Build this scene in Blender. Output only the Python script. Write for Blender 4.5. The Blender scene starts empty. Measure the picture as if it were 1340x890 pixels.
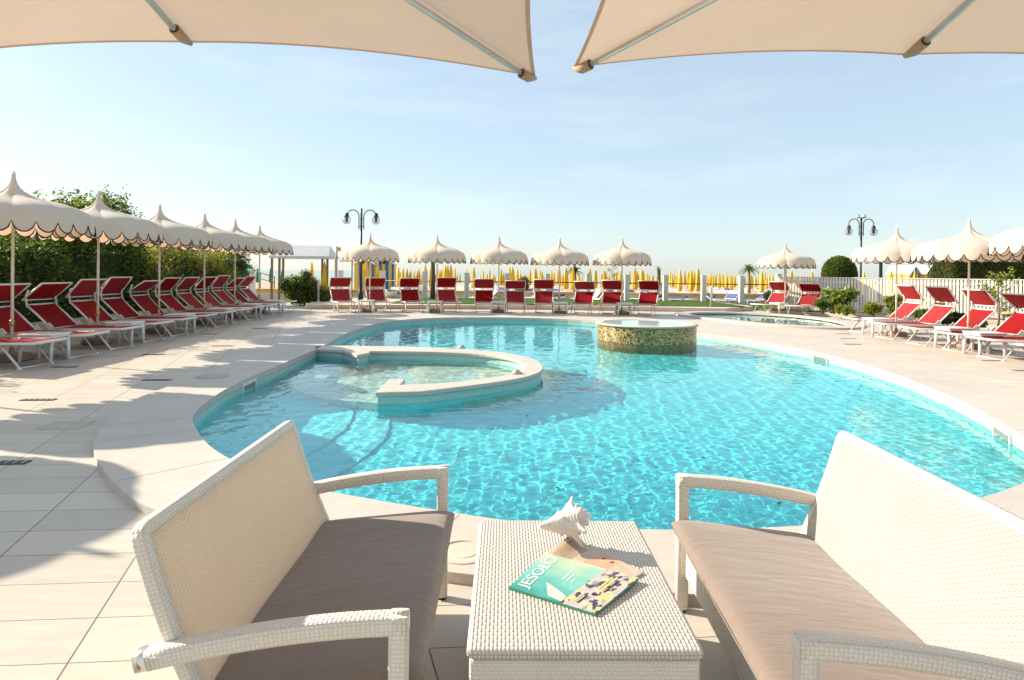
import bpy, bmesh, math, random
import numpy as np
from mathutils import Vector, Matrix

# ------------------------------------------------------------------ camera
F, H, H0, ROLL = 830.0, 1.4, 356.5, 0.0105
sc = bpy.context.scene
col = sc.collection
cd = bpy.data.cameras.new('camera')
cam = bpy.data.objects.new('camera', cd)
col.objects.link(cam)
cd.sensor_width = 36.0
cd.lens = F / 1340.0 * 36.0
cd.shift_y = -(445.0 - H0) / 1340.0
cd.clip_start = 0.05
cd.clip_end = 8000
cam.location = (0, 0, H)
cam.rotation_euler = (math.radians(90), -ROLL, 0)
sc.camera = cam

# ------------------------------------------------------------------ light
SUN_EL = 27.0
SUN_AZ = 18.0                      # degrees the light swings towards the camera
w = bpy.data.worlds.new('World')
sc.world = w
w.use_nodes = True
wn, wl = w.node_tree.nodes, w.node_tree.links
bg = wn['Background']
sky = wn.new('ShaderNodeTexSky')
sky.sky_type = 'NISHITA'
sky.sun_disc = False
sky.sun_elevation = math.radians(SUN_EL)
sky.sun_rotation = math.radians(-90 + SUN_AZ)
sky.air_density = 1.0
sky.dust_density = 0.6
sky.ozone_density = 1.6
# thin high cloud: the sky itself with faint pale wisps
tc = wn.new('ShaderNodeTexCoord')
mp = wn.new('ShaderNodeMapping')
mp.inputs['Scale'].default_value = (1.2, 2.2, 7.0)
mp.inputs['Rotation'].default_value = (0.2, 0.25, 0.5)
nz = wn.new('ShaderNodeTexNoise')
nz.inputs['Scale'].default_value = 2.2
nz.inputs['Detail'].default_value = 7
nz.inputs['Roughness'].default_value = 0.6
rmp = wn.new('ShaderNodeValToRGB')
rmp.color_ramp.elements[0].position = 0.5
rmp.color_ramp.elements[1].position = 0.85
mulc = wn.new('ShaderNodeMath'); mulc.operation = 'MULTIPLY'; mulc.inputs[1].default_value = 0.30
mixc = wn.new('ShaderNodeMix'); mixc.data_type = 'RGBA'
mixc.inputs['B'].default_value = (8.5, 8.6, 8.6, 1)
wl.new(tc.outputs['Generated'], mp.inputs['Vector'])
wl.new(mp.outputs['Vector'], nz.inputs['Vector'])
wl.new(nz.outputs['Fac'], rmp.inputs['Fac'])
wl.new(rmp.outputs['Color'], mulc.inputs[0])
wl.new(mulc.outputs[0], mixc.inputs['Factor'])
wl.new(sky.outputs['Color'], mixc.inputs['A'])
mixh = wn.new('ShaderNodeMix'); mixh.data_type = 'RGBA'      # milky summer haze over the whole sky
mixh.inputs['Factor'].default_value = 0.74
mixh.inputs['B'].default_value = (1.58, 1.90, 2.10, 1)
wl.new(mixc.outputs['Result'], mixh.inputs['A'])
wl.new(mixh.outputs['Result'], bg.inputs['Color'])
bg.inputs['Strength'].default_value = 0.135

sl = bpy.data.lights.new('sun', 'SUN')
sun = bpy.data.objects.new('sun', sl)
col.objects.link(sun)
sl.energy = 3.7
sl.color = (1.0, 0.88, 0.715)
sl.angle = math.radians(0.55)
el, az = math.radians(SUN_EL), math.radians(SUN_AZ)
sdir = Vector((math.cos(az) * math.cos(el), -math.sin(az) * math.cos(el), -math.sin(el)))
sun.rotation_euler = sdir.to_track_quat('-Z', 'Y').to_euler()
sun.location = (-12, 6, 9)
sl.cycles.is_caustics_light = True

sc.view_settings.view_transform = 'Standard'
sc.view_settings.look = 'None'
sc.view_settings.exposure = 1.34
sc.view_settings.gamma = 1.0
sc.view_settings.use_curve_mapping = False
cy = sc.cycles
cy.use_denoising = True
cy.max_bounces = 10
cy.diffuse_bounces = 3
cy.glossy_bounces = 4
cy.transmission_bounces = 6
cy.transparent_max_bounces = 8
cy.caustics_reflective = False
cy.caustics_refractive = True
cy.sample_clamp_indirect = 6.0

# ------------------------------------------------------------------ helpers
rnd = random.Random(11)
PI = math.pi
CA, SA = math.cos(ROLL), math.sin(ROLL)

def ray(px, py):
    u = (px - 670.0) / F; v = (H0 - py) / F
    return u * CA - v * SA, u * SA + v * CA

def G(px, py, z=0.0):
    """point where the sight line through a photo pixel meets height z"""
    x, zz = ray(px, py)
    t = (z - H) / zz
    return (x * t, t, z)

def D(px, py, d):
    """point on the sight line at distance d"""
    x, zz = ray(px, py)
    return (x * d, d, H + zz * d)

class MB:
    def __init__(s):
        s.v, s.f, s.m, s.uv, s.sm = [], [], [], [], []
    def face(s, idx, m=0, uv=None, smooth=False):
        s.f.append(tuple(idx)); s.m.append(m); s.uv.append(uv); s.sm.append(smooth)
    def add(s, pts):
        n = len(s.v); s.v.extend(tuple(p) for p in pts); return n
    def box(s, c, size, rot=None, m=0):
        hx, hy, hz = size[0] / 2, size[1] / 2, size[2] / 2
        P = [(-hx,-hy,-hz),(hx,-hy,-hz),(hx,hy,-hz),(-hx,hy,-hz),(-hx,-hy,hz),(hx,-hy,hz),(hx,hy,hz),(-hx,hy,hz)]
        if rot is not None: Q = [rot @ Vector(p) for p in P]
        else: Q = P
        n = s.add([(q[0] + c[0], q[1] + c[1], q[2] + c[2]) for q in Q])
        for fc, ax in (((3,2,1,0),(0,1)),((4,5,6,7),(0,1)),((0,1,5,4),(0,2)),((1,2,6,5),(1,2)),((2,3,7,6),(0,2)),((3,0,4,7),(1,2))):
            s.face([n + i for i in fc], m, [(P[i][ax[0]], P[i][ax[1]]) for i in fc])
        return s
    def tube(s, pts, r, n=8, m=0, cap=True, closed=False, ry=None, sq=False, up=None):
        """swept section; r number or list; sq gives a rounded square section"""
        pts = [Vector(p) for p in pts]
        N = len(pts)
        R = r if isinstance(r, (list, tuple)) else [r] * N
        base = len(s.v)
        if sq: n = 12
        prev = None
        acc = 0.0
        for i, p in enumerate(pts):
            if closed: t = pts[(i + 1) % N] - pts[i - 1]
            elif i == 0: t = pts[1] - p
            elif i == N - 1: t = p - pts[i - 1]
            else: t = (pts[i + 1] - p).normalized() + (p - pts[i - 1]).normalized()
            t.normalize()
            if prev is None:
                a = Vector(up) if up else (Vector((0, 0, 1)) if abs(t.z) < 0.9 else Vector((1, 0, 0)))
                x = a.cross(t).normalized()
            else:
                x = prev - t * prev.dot(t)
                x.normalize()
            prev = x
            y = t.cross(x)
            k = 1.0
            if 0 < i < N - 1 and not closed:
                c_ = (pts[i + 1] - p).normalized().dot((p - pts[i - 1]).normalized())
                k = 1.0 / max(0.6, math.sqrt(max(0.0, (1 + c_) / 2)))
            for j in range(n):
                an = 2 * PI * j / n
                cx, cyy = math.cos(an), math.sin(an)
                if sq:
                    e = 0.35
                    cx = math.copysign(abs(cx) ** e, cx); cyy = math.copysign(abs(cyy) ** e, cyy)
                s.v.append(tuple(p + x * cx * R[i] + y * cyy * R[i] * k if N > 2 else p + x * cx * R[i] + y * cyy * R[i]))
        per = 2 * PI * max(R)
        L = [0.0]
        for i in range(1, N + 1):
            L.append(L[-1] + (pts[i % N] - pts[i - 1]).length)
        for i in range(N if closed else N - 1):
            a = base + i * n; b = base + ((i + 1) % N) * n
            for j in range(n):
                k2 = (j + 1) % n
                s.face((a + j, a + k2, b + k2, b + j), m,
                       [(per * j / n, L[i]), (per * (j + 1) / n, L[i]), (per * (j + 1) / n, L[i + 1]), (per * j / n, L[i + 1])], True)
        if cap and not closed:
            s.face([base + j for j in range(n)][::-1], m)
            s.face([base + (N - 1) * n + j for j in range(n)], m)
        return s
    def lathe(s, prof, n=24, c=(0, 0, 0), m=0, cap=True, smooth=True):
        base = len(s.v)
        for r, z in prof:
            for j in range(n):
                a = 2 * PI * j / n
                s.v.append((c[0] + r * math.cos(a), c[1] + r * math.sin(a), c[2] + z))
        R = max(p[0] for p in prof); L = 0
        for i in range(len(prof) - 1):
            dl = math.hypot(prof[i + 1][0] - prof[i][0], prof[i + 1][1] - prof[i][1])
            for j in range(n):
                k = (j + 1) % n
                a, b = base + i * n, base + (i + 1) * n
                u0, u1 = 2 * PI * R * j / n, 2 * PI * R * (j + 1) / n
                s.face((a + j, a + k, b + k, b + j), m, [(u0, L), (u1, L), (u1, L + dl), (u0, L + dl)], smooth)
            L += dl
        if cap:
            if prof[0][0] > 1e-4: s.face([base + j for j in range(n)][::-1], m)
            if prof[-1][0] > 1e-4: s.face([base + (len(prof) - 1) * n + j for j in range(n)], m)
        return s
    def prism(s, poly, z0, z1, m=0, bottom=True, top=True):
        n = len(poly)
        ar = sum(poly[i][0] * poly[(i + 1) % n][1] - poly[(i + 1) % n][0] * poly[i][1] for i in range(n))
        if ar < 0: poly = poly[::-1]
        b = s.add([(p[0], p[1], z0) for p in poly]); t = s.add([(p[0], p[1], z1) for p in poly])
        L = 0
        for i in range(n):
            k = (i + 1) % n
            dl = math.dist(poly[i], poly[k])
            s.face((b + i, b + k, t + k, t + i), m, [(L, z0), (L + dl, z0), (L + dl, z1), (L, z1)])
            L += dl
        if top: s.face([t + i for i in range(n)], m, [tuple(p[:2]) for p in poly])
        if bottom: s.face([b + i for i in range(n)][::-1], m, [tuple(p[:2]) for p in poly[::-1]])
        return s
    def obj(s, name, mats, parent=None, loc=None, rz=0.0, smooth=None):
        me = bpy.data.meshes.new(name)
        me.from_pydata(s.v, [], s.f)
        if not isinstance(mats, (list, tuple)): mats = [mats]
        for m in mats: me.materials.append(m)
        me.polygons.foreach_set('material_index', s.m)
        sm = s.sm if smooth is None else [smooth] * len(s.f)
        me.polygons.foreach_set('use_smooth', sm)
        if any(u is not None for u in s.uv):
            ul = me.uv_layers.new(name='UVMap')
            buf = np.zeros((len(me.loops), 2), dtype=np.float32)
            k = 0
            for f, u in zip(s.f, s.uv):
                if u is not None:
                    buf[k:k + len(f)] = u
                k += len(f)
            ul.data.foreach_set('uv', buf.ravel())
        me.update()
        o = bpy.data.objects.new(name, me)
        col.objects.link(o)
        if parent is not None: o.parent = parent
        if loc is not None: o.location = loc
        if rz: o.rotation_euler = (0, 0, rz)
        return o

def bevel(o, wd, seg=2, ang=40):
    b = o.modifiers.new('bevel', 'BEVEL'); b.width = wd; b.segments = seg
    b.limit_method = 'ANGLE'; b.angle_limit = math.radians(ang)
    return o

def tag(o, label=None, cat=None, group=None, kind=None):
    if label: o['label'] = label
    if cat: o['category'] = cat
    if group: o['group'] = group
    if kind: o['kind'] = kind
    return o

def thing(name, label, cat, loc=(0, 0, 0), rz=0.0, group=None):
    o = bpy.data.objects.new(name, None)
    o.empty_display_size = 0.2
    col.objects.link(o)
    o.location = loc; o.rotation_euler = (0, 0, rz)
    return tag(o, label, cat, group)

def dup(root, loc, rz=0.0, label=None, scale=None, group=None):
    def cp(o, par):
        c = o.copy(); col.objects.link(c)
        if par is not None:
            c.parent = par
        for ch in list(kids[o.name]): cp(ch, c)
        return c
    kids = {}
    def walk(o):
        kids[o.name] = [k for k in o.children]
        for k in o.children: walk(k)
    walk(root)
    r = cp(root, None)
    r.location = loc; r.rotation_euler = (0, 0, rz)
    if scale is not None: r.scale = scale
    if label: r['label'] = label
    if group: r['group'] = group
    return r

ORD = ['nearest', 'second', 'third', 'fourth', 'fifth', 'sixth', 'seventh', 'eighth', 'ninth', 'tenth', 'eleventh', 'twelfth', 'thirteenth']

def smooth_closed(pts, it=3):
    pts = [tuple(p[:2]) for p in pts]
    for _ in range(it):
        q = []
        n = len(pts)
        for i in range(n):
            a, b = pts[i], pts[(i + 1) % n]
            q.append((a[0] * .75 + b[0] * .25, a[1] * .75 + b[1] * .25))
            q.append((a[0] * .25 + b[0] * .75, a[1] * .25 + b[1] * .75))
        pts = q
    return pts

def smooth_open(pts, it=2):
    pts = [tuple(p) for p in pts]
    for _ in range(it):
        q = [pts[0]]
        for a, b in zip(pts[:-1], pts[1:]):
            q.append(tuple(a[k] * .75 + b[k] * .25 for k in range(len(a))))
            q.append(tuple(a[k] * .25 + b[k] * .75 for k in range(len(a))))
        q.append(pts[-1]); pts = q
    return pts

def inside(poly, X, Y):
    r = np.zeros(X.shape, bool)
    n = len(poly)
    for i in range(n):
        x1, y1 = poly[i]; x2, y2 = poly[(i + 1) % n]
        if y1 == y2: continue
        c = ((y1 > Y) != (y2 > Y)) & (X < (x2 - x1) * (Y - y1) / (y2 - y1) + x1)
        r ^= c
    return r

def offset_poly(poly, d):
    n = len(poly)
    ar = sum(poly[i][0] * poly[(i + 1) % n][1] - poly[(i + 1) % n][0] * poly[i][1] for i in range(n))
    sg = 1 if ar > 0 else -1
    out = []
    for i in range(n):
        a, b = poly[i - 1], poly[(i + 1) % n]
        tx, ty = b[0] - a[0], b[1] - a[1]
        l = math.hypot(tx, ty) or 1
        out.append((poly[i][0] + sg * ty / l * d, poly[i][1] - sg * tx / l * d))
    return out

def sheet(name, outer, holes, z, th, mat, parent=None):
    """flat slab with holes, made by filling a 2D outline"""
    cu = bpy.data.curves.new(name, 'CURVE')
    cu.dimensions = '2D'; cu.fill_mode = 'BOTH'
    for poly in [outer] + holes:
        sp = cu.splines.new('POLY')
        sp.points.add(len(poly) - 1)
        for p, q in zip(sp.points, poly): p.co = (q[0], q[1], 0, 1)
        sp.use_cyclic_u = True
    cu.extrude = th / 2
    tmp = bpy.data.objects.new(name + '_outline', cu)
    col.objects.link(tmp)
    dg = bpy.context.evaluated_depsgraph_get()
    me = bpy.data.meshes.new_from_object(tmp.evaluated_get(dg))
    bpy.data.objects.remove(tmp); bpy.data.curves.remove(cu)
    me.materials.clear(); me.materials.append(mat)
    for p in me.polygons: p.use_smooth = False
    o = bpy.data.objects.new(name, me)
    o.location = (0, 0, z - th / 2)
    col.objects.link(o)
    if parent: o.parent = parent
    return o

# ------------------------------------------------------------------ materials
class NT:
    def __init__(s, name):
        s.m = bpy.data.materials.new(name); s.m.use_nodes = True
        s.n, s.l = s.m.node_tree.nodes, s.m.node_tree.links
        s.b = s.n['Principled BSDF']; s.out = s.n['Material Output']
    def new(s, t, **k):
        n = s.n.new(t)
        for a, b in k.items(): setattr(n, a, b)
        return n
    def link(s, a, b): s.l.new(a, b)
    def val(s, x, sock):
        if hasattr(x, 'is_linked') or hasattr(x, 'links'): s.link(x, sock)
        else: sock.default_value = x
    def math(s, op, a, b=0.0, c=None):
        n = s.new('ShaderNodeMath', operation=op)
        s.val(a, n.inputs[0]); s.val(b, n.inputs[1])
        if c is not None: s.val(c, n.inputs[2])
        return n.outputs[0]
    def coord(s, k='Object'):
        return s.new('ShaderNodeTexCoord').outputs[k]
    def mapping(s, v, scale=(1, 1, 1), rot=(0, 0, 0), loc=(0, 0, 0)):
        n = s.new('ShaderNodeMapping')
        s.link(v, n.inputs['Vector'])
        n.inputs['Scale'].default_value = scale; n.inputs['Rotation'].default_value = rot; n.inputs['Location'].default_value = loc
        return n.outputs[0]
    def noise(s, v, scale, detail=4, rough=0.55, out='Fac'):
        n = s.new('ShaderNodeTexNoise')
        if v is not None: s.link(v, n.inputs['Vector'])
        n.inputs['Scale'].default_value = scale; n.inputs['Detail'].default_value = detail; n.inputs['Roughness'].default_value = rough
        return n.outputs[out]
    def ramp(s, f, stops):
        n = s.new('ShaderNodeValToRGB')
        s.link(f, n.inputs['Fac'])
        e = n.color_ramp.elements
        while len(e) < len(stops): e.new(0.5)
        for x, (p, c) in zip(e, stops):
            x.position = p; x.color = (*c, 1) if len(c) == 3 else c
        return n.outputs['Color']
    def mix(s, f, a, b, mode='MIX'):
        n = s.new('ShaderNodeMix', data_type='RGBA', blend_type=mode)
        s.val(f, n.inputs['Factor'])
        for x, k in ((a, 'A'), (b, 'B')):
            if isinstance(x, tuple): n.inputs[k].default_value = (*x, 1) if len(x) == 3 else x
            else: s.link(x, n.inputs[k])
        return n.outputs['Result']
    def bump(s, h, st=0.3, dist=0.01, chain=None):
        n = s.new('ShaderNodeBump')
        n.inputs['Strength'].default_value = st; n.inputs['Distance'].default_value = dist
        s.link(h, n.inputs['Height'])
        if chain is not None: s.link(chain, n.inputs['Normal'])
        s.link(n.outputs[0], s.b.inputs['Normal'])
        return n.outputs[0]
    def col(s, c):
        if isinstance(c, tuple): s.b.inputs['Base Color'].default_value = (*c, 1)
        else: s.link(c, s.b.inputs['Base Color'])
    def set(s, **k):
        for a, b in k.items(): s.b.inputs[a.replace('_', ' ')].default_value = b
        return s
    def translucent(s, color, f):
        t = s.new('ShaderNodeBsdfTranslucent')
        s.val((*color, 1) if isinstance(color, tuple) else color, t.inputs['Color'])
        mx = s.new('ShaderNodeMixShader')
        mx.inputs[0].default_value = f
        s.link(s.b.outputs[0], mx.inputs[1]); s.link(t.outputs[0], mx.inputs[2])
        s.link(mx.outputs[0], s.out.inputs['Surface'])
        return s

def plain(name, c, rough=0.5, metal=0.0, var=0.08, scale=9.0):
    t = NT(name)
    n = t.noise(t.coord(), scale, 4)
    a = tuple(max(0, x * (1 - var)) for x in c); b = tuple(min(1, x * (1 + var)) for x in c)
    t.col(t.ramp(n, [(0.3, a), (0.7, b)]))
    t.set(Roughness=rough, Metallic=metal)
    return t.m

def vary(t, colour, amt=0.22):
    oi = t.new('ShaderNodeObjectInfo')
    hv = t.new('ShaderNodeHueSaturation')
    t.link(t.math('ADD', t.math('MULTIPLY', oi.outputs['Random'], amt), 1 - amt / 2), hv.inputs['Value'])
    t.link(t.math('ADD', t.math('MULTIPLY', oi.outputs['Random'], -.14), 1.05), hv.inputs['Saturation'])
    t.link(colour, hv.inputs['Color'])
    return hv.outputs[0]

def cloth(name, c, tr=None, trf=0.3, rough=0.85, var=0.06, weave=900.0):
    t = NT(name)
    v = t.coord()
    n = t.noise(v, 3.0, 4)
    a = tuple(x * (1 - var) for x in c); b = tuple(min(1, x * (1 + var)) for x in c)
    cc = t.ramp(n, [(0.3, a), (0.7, b)])
    if name in ('red_sling', 'yellow_cloth'): cc = vary(t, cc, .34)
    t.col(cc); t.set(Roughness=rough)
    t.b.inputs['Sheen Weight'].default_value = 0.15 if 'red' not in name else 0.0
    if 'red' in name: t.b.inputs['Specular IOR Level'].default_value = 0.25
    w1 = t.noise(v, 14.0, 3)
    t.bump(w1, 0.25, 0.02)
    if tr: t.translucent(tr, trf)
    return t.m

def wicker(name, c, gap, fu=100.0, fv=70.0, tr=None, trf=0.25, swap=False, bst=1.0):
    t = NT(name)
    uv = t.new('ShaderNodeUVMap').outputs[0]
    sp = t.new('ShaderNodeSeparateXYZ'); t.link(uv, sp.inputs[0])
    u = t.math('MULTIPLY', sp.outputs[0], fu); v = t.math('MULTIPLY', sp.outputs[1], fv)
    iu, iv = t.math('FLOOR', u), t.math('FLOOR', v)
    par = t.math('MODULO', t.math('ABSOLUTE', t.math('ADD', iu, iv)), 2.0)
    su = t.math('SINE', t.math('MULTIPLY', t.math('FRACT', u), PI))
    sv = t.math('SINE', t.math('MULTIPLY', t.math('FRACT', v), PI))
    # strand on top: arch along its run, rounded across
    if swap: su, sv = sv, su
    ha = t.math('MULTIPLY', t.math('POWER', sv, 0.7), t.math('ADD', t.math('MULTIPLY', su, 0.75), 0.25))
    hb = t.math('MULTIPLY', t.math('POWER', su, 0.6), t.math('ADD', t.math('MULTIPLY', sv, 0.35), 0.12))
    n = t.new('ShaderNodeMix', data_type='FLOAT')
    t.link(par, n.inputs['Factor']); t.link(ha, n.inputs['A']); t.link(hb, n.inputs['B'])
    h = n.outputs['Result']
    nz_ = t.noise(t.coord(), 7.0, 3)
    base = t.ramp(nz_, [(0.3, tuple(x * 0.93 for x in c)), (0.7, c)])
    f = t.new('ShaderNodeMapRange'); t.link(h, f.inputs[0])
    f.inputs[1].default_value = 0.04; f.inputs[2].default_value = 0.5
    t.col(t.mix(f.outputs[0], gap, base))  # weave recesses painted darker, shade put into the gap colour
    t.set(Roughness=0.45)
    t.bump(h, bst, 0.005)
    if tr: t.translucent(tr, trf)
    return t.m

M = {}
M['white_metal'] = plain('white_metal', (0.74, 0.72, 0.67), 0.4, 0.0, 0.05)
M['white_plastic'] = plain('white_plastic', (0.78, 0.76, 0.71), 0.35, 0.0, 0.05)
M['alu'] = plain('aluminium', (0.75, 0.75, 0.74), 0.3, 0.9, 0.04)
M['dark_metal'] = plain('dark_metal', (0.018, 0.018, 0.02), 0.4, 0.3, 0.1)
M['cream'] = plain('cream_render', (0.66, 0.60, 0.48), 0.8, 0, 0.08, 2.5)
M['pillar'] = plain('pillar_white', (0.70, 0.67, 0.58), 0.75, 0, 0.07, 3)
M['post'] = plain('post_white', (0.74, 0.71, 0.64), 0.5, 0, 0.05)
M['fence'] = plain('fence_white', (0.80, 0.74, 0.67), 0.55, 0, 0.05)
M['pole'] = plain('pole_cream', (0.74, 0.68, 0.56), 0.45, 0, 0.06)
M['brass'] = plain('bracket_brass', (0.45, 0.33, 0.13), 0.4, 0.6)
M['stone'] = plain('base_stone', (0.30, 0.21, 0.16), 0.9, 0, 0.35, 45)
M['canopy'] = cloth('canopy_cloth', (0.73, 0.655, 0.54), (0.84, 0.58, 0.38), 0.30)
M['canopy_grey'] = cloth('canopy_top_cloth', (0.66, 0.62, 0.54), (0.7, 0.5, 0.34), 0.25)
M['piping'] = plain('piping_brown', (0.035, 0.015, 0.012), 0.8)
M['red'] = cloth('red_sling', (0.32, 0.009, 0.013), (0.50, 0.015, 0.02), 0.22, 0.7, 0.14)
M['parasol'] = cloth('parasol_cloth', (0.54, 0.43, 0.34), (0.60, 0.47, 0.37), 0.36)
M['parasol_dark'] = cloth('parasol_pocket', (0.42, 0.31, 0.22), (0.4, 0.28, 0.19), 0.15)
M['parasol_rib'] = plain('parasol_rib_grey', (0.62, 0.62, 0.60), 0.35, 0.4)
M['cushion'] = None
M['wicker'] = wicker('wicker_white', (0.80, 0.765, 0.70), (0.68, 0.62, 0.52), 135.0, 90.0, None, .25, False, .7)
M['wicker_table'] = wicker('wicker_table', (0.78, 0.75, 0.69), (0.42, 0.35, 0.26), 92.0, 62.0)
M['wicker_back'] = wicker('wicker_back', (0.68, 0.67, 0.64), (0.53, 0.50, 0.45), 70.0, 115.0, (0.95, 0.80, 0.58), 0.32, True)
M['yellow'] = cloth('yellow_cloth', (0.76, 0.49, 0.025), (0.8, 0.5, 0.025), 0.22)
M['green_cloth'] = cloth('green_cloth', (0.02, 0.26, 0.16), (0.03, 0.4, 0.22), 0.2)
M['blue_cloth'] = cloth('blue_cloth', (0.10, 0.12, 0.30), None)
M['hut_yellow'] = plain('hut_yellow', (0.72, 0.46, 0.06), 0.6)
M['hut_blue'] = plain('hut_blue', (0.02, 0.13, 0.33), 0.6)
M['hut_roof'] = plain('hut_roof', (0.75, 0.75, 0.74), 0.6)
M['wood'] = plain('wood', (0.20, 0.12, 0.07), 0.8, 0, 0.25, 14)
M['bark'] = plain('bark', (0.11, 0.075, 0.05), 0.95, 0, 0.4, 30)
M['bark_pale'] = plain('bark_pale', (0.26, 0.19, 0.12), 0.95, 0, 0.35, 30)
M['kerb'] = plain('kerb_stone', (0.60, 0.50, 0.40), 0.75, 0, 0.08, 3)
M['pvc'] = cloth('pvc_roof', (0.66, 0.68, 0.70), (0.6, 0.62, 0.64), 0.25, 0.45)
M['drain'] = plain('drain_dark', (0.03, 0.028, 0.028), 0.5, 0.3)
M['lid'] = plain('lid_grey', (0.46, 0.41, 0.345), 0.6, 0, 0.1)
M['orange'] = plain('ochre_top', (0.62, 0.36, 0.10), 0.85, 0, 0.15, 4)
M['black'] = plain('black_plastic', (0.012, 0.012, 0.012), 0.4)

def mk_cushion():
    t = NT('cushion_taupe')
    v = t.coord()
    st = t.noise(t.mapping(v, (14, 260, 14)), 1.0, 3)
    n2 = t.noise(v, 5.0, 3)
    c = t.ramp(st, [(0.25, (0.188, 0.142, 0.113)), (0.75, (0.23, 0.175, 0.142))])
    t.col(t.mix(0.25, c, t.ramp(n2, [(0.3, (0.178, 0.134, 0.106)), (0.7, (0.236, 0.18, 0.146))])))
    t.set(Roughness=0.9); t.b.inputs['Sheen Weight'].default_value = 0.3
    wr = t.noise(t.mapping(v, (2.5, 9, 2.5)), 2.0, 3)
    b1 = t.bump(wr, 0.3, 0.018)
    t.bump(st, 0.12, 0.001, b1)
    return t.m
M['cushion'] = mk_cushion()

def mk_deck():
    t = NT('deck_tiles')
    v = t.coord()
    r = v
    sp = t.new('ShaderNodeSeparateXYZ'); t.link(r, sp.inputs[0])
    u = t.math('ADD', t.math('MULTIPLY', sp.outputs[0], 0.956 / 0.62), t.math('MULTIPLY', sp.outputs[1], 0.292 / 0.62))
    w_ = t.math('ADD', t.math('MULTIPLY', sp.outputs[0], -0.087 / 0.30), t.math('MULTIPLY', sp.outputs[1], 0.996 / 0.30))
    fu, fw = t.math('FRACT', t.math('ADD', u, 100.35)), t.math('FRACT', t.math('ADD', w_, 100.1))
    gu = t.math('LESS_THAN', fu, 0.010); gw = t.math('LESS_THAN', fw, 0.016)
    g = t.math('MAXIMUM', gu, gw)
    cb = t.new('ShaderNodeCombineXYZ')
    t.link(t.math('FLOOR', t.math('ADD', u, 100.35)), cb.inputs[0]); t.link(t.math('FLOOR', t.math('ADD', w_, 100.1)), cb.inputs[1])
    wnz = t.new('ShaderNodeTexWhiteNoise'); t.link(cb.outputs[0], wnz.inputs['Vector'])
    n1 = t.noise(t.mapping(r, (1.2, 6, 1)), 3.0, 5)
    n2 = t.noise(v, 0.5, 4)
    tile = t.ramp(wnz.outputs['Value'], [(0, (0.50, 0.445, 0.37)), (1, (0.64, 0.57, 0.475))])
    tile = t.mix(0.35, tile, t.ramp(n1, [(0.3, (0.46, 0.40, 0.335)), (0.7, (0.64, 0.565, 0.485))]))
    tile = t.mix(0.22, tile, t.ramp(n2, [(0.35, (0.42, 0.365, 0.30)), (0.65, (0.64, 0.57, 0.48))]))
    t.col(t.mix(g, tile, (0.13, 0.09, 0.07)))
    rg = t.ramp(n1, [(0.2, (0.42, 0.42, 0.42)), (0.8, (0.6, 0.6, 0.6))])
    t.link(rg, t.b.inputs['Roughness'])
    inv = t.math('SUBTRACT', 1.0, g)
    t.bump(inv, 0.4, 0.004)
    return t.m
M['deck'] = mk_deck()

def mk_coping():
    t = NT('coping_stone')
    v = t.coord()
    n1 = t.noise(v, 6.0, 6); n2 = t.noise(v, 60.0, 3); n3 = t.noise(v, 0.8, 3)
    c = t.ramp(n1, [(0.3, (0.51, 0.445, 0.38)), (0.7, (0.605, 0.535, 0.46))])
    c = t.mix(0.3, c, t.ramp(n3, [(0.35, (0.42, 0.365, 0.31)), (0.65, (0.64, 0.57, 0.495))]))
    c = t.mix(0.15, c, t.ramp(n2, [(0.35, (0.38, 0.32, 0.28)), (0.6, (0.62, 0.55, 0.48))]))
    t.col(c); t.set(Roughness=0.6)
    t.bump(n2, 0.12, 0.003)
    return t.m
M['coping'] = mk_coping()

def mk_tile(name, c1, c2, grout, size=0.025, g=0.10, rough=0.25, uvmode='UV', ramp=None, bump=0.3):
    t = NT(name)
    uv = t.new('ShaderNodeUVMap').outputs[0] if uvmode == 'UV' else t.coord()
    sp = t.new('ShaderNodeSeparateXYZ'); t.link(uv, sp.inputs[0])
    u = t.math('DIVIDE', sp.outputs[0], size); v = t.math('DIVIDE', sp.outputs[1], size)
    cb = t.new('ShaderNodeCombineXYZ'); t.link(t.math('FLOOR', u), cb.inputs[0]); t.link(t.math('FLOOR', v), cb.inputs[1])
    wnz = t.new('ShaderNodeTexWhiteNoise'); t.link(cb.outputs[0], wnz.inputs['Vector'])
    gm = t.math('MAXIMUM', t.math('LESS_THAN', t.math('FRACT', u), g), t.math('LESS_THAN', t.math('FRACT', v), g))
    tile = t.ramp(wnz.outputs['Value'], ramp or [(0, c1), (1, c2)])
    t.col(t.mix(gm, tile, grout)); t.set(Roughness=rough)
    if bump: t.bump(t.math('SUBTRACT', 1.0, gm), bump, 0.002)
    return t.m
M['pool_floor'] = mk_tile('pool_floor_tile', (0.07, 0.77, 0.85), (0.10, 0.83, 0.90), (0.16, 0.82, 0.88), 0.05, 0.07, 0.5, 'OBJ', None, 0)
M['pool_wall'] = mk_tile('pool_wall_tile', (0.30, 0.52, 0.48), (0.40, 0.62, 0.57), (0.52, 0.60, 0.55), 0.025, 0.13, 0.3)
M['pool_step'] = mk_tile('pool_step_tile', (0.12, 0.79, 0.86), (0.15, 0.84, 0.90), (0.22, 0.83, 0.88), 0.05, 0.07, 0.5, 'OBJ', None, 0)
M['pale_floor'] = mk_tile('basin_floor_tile', (0.44, 0.66, 0.56), (0.56, 0.74, 0.64), (0.6, 0.7, 0.62), 0.05, 0.08, 0.5, 'OBJ', None, 0)
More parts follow.
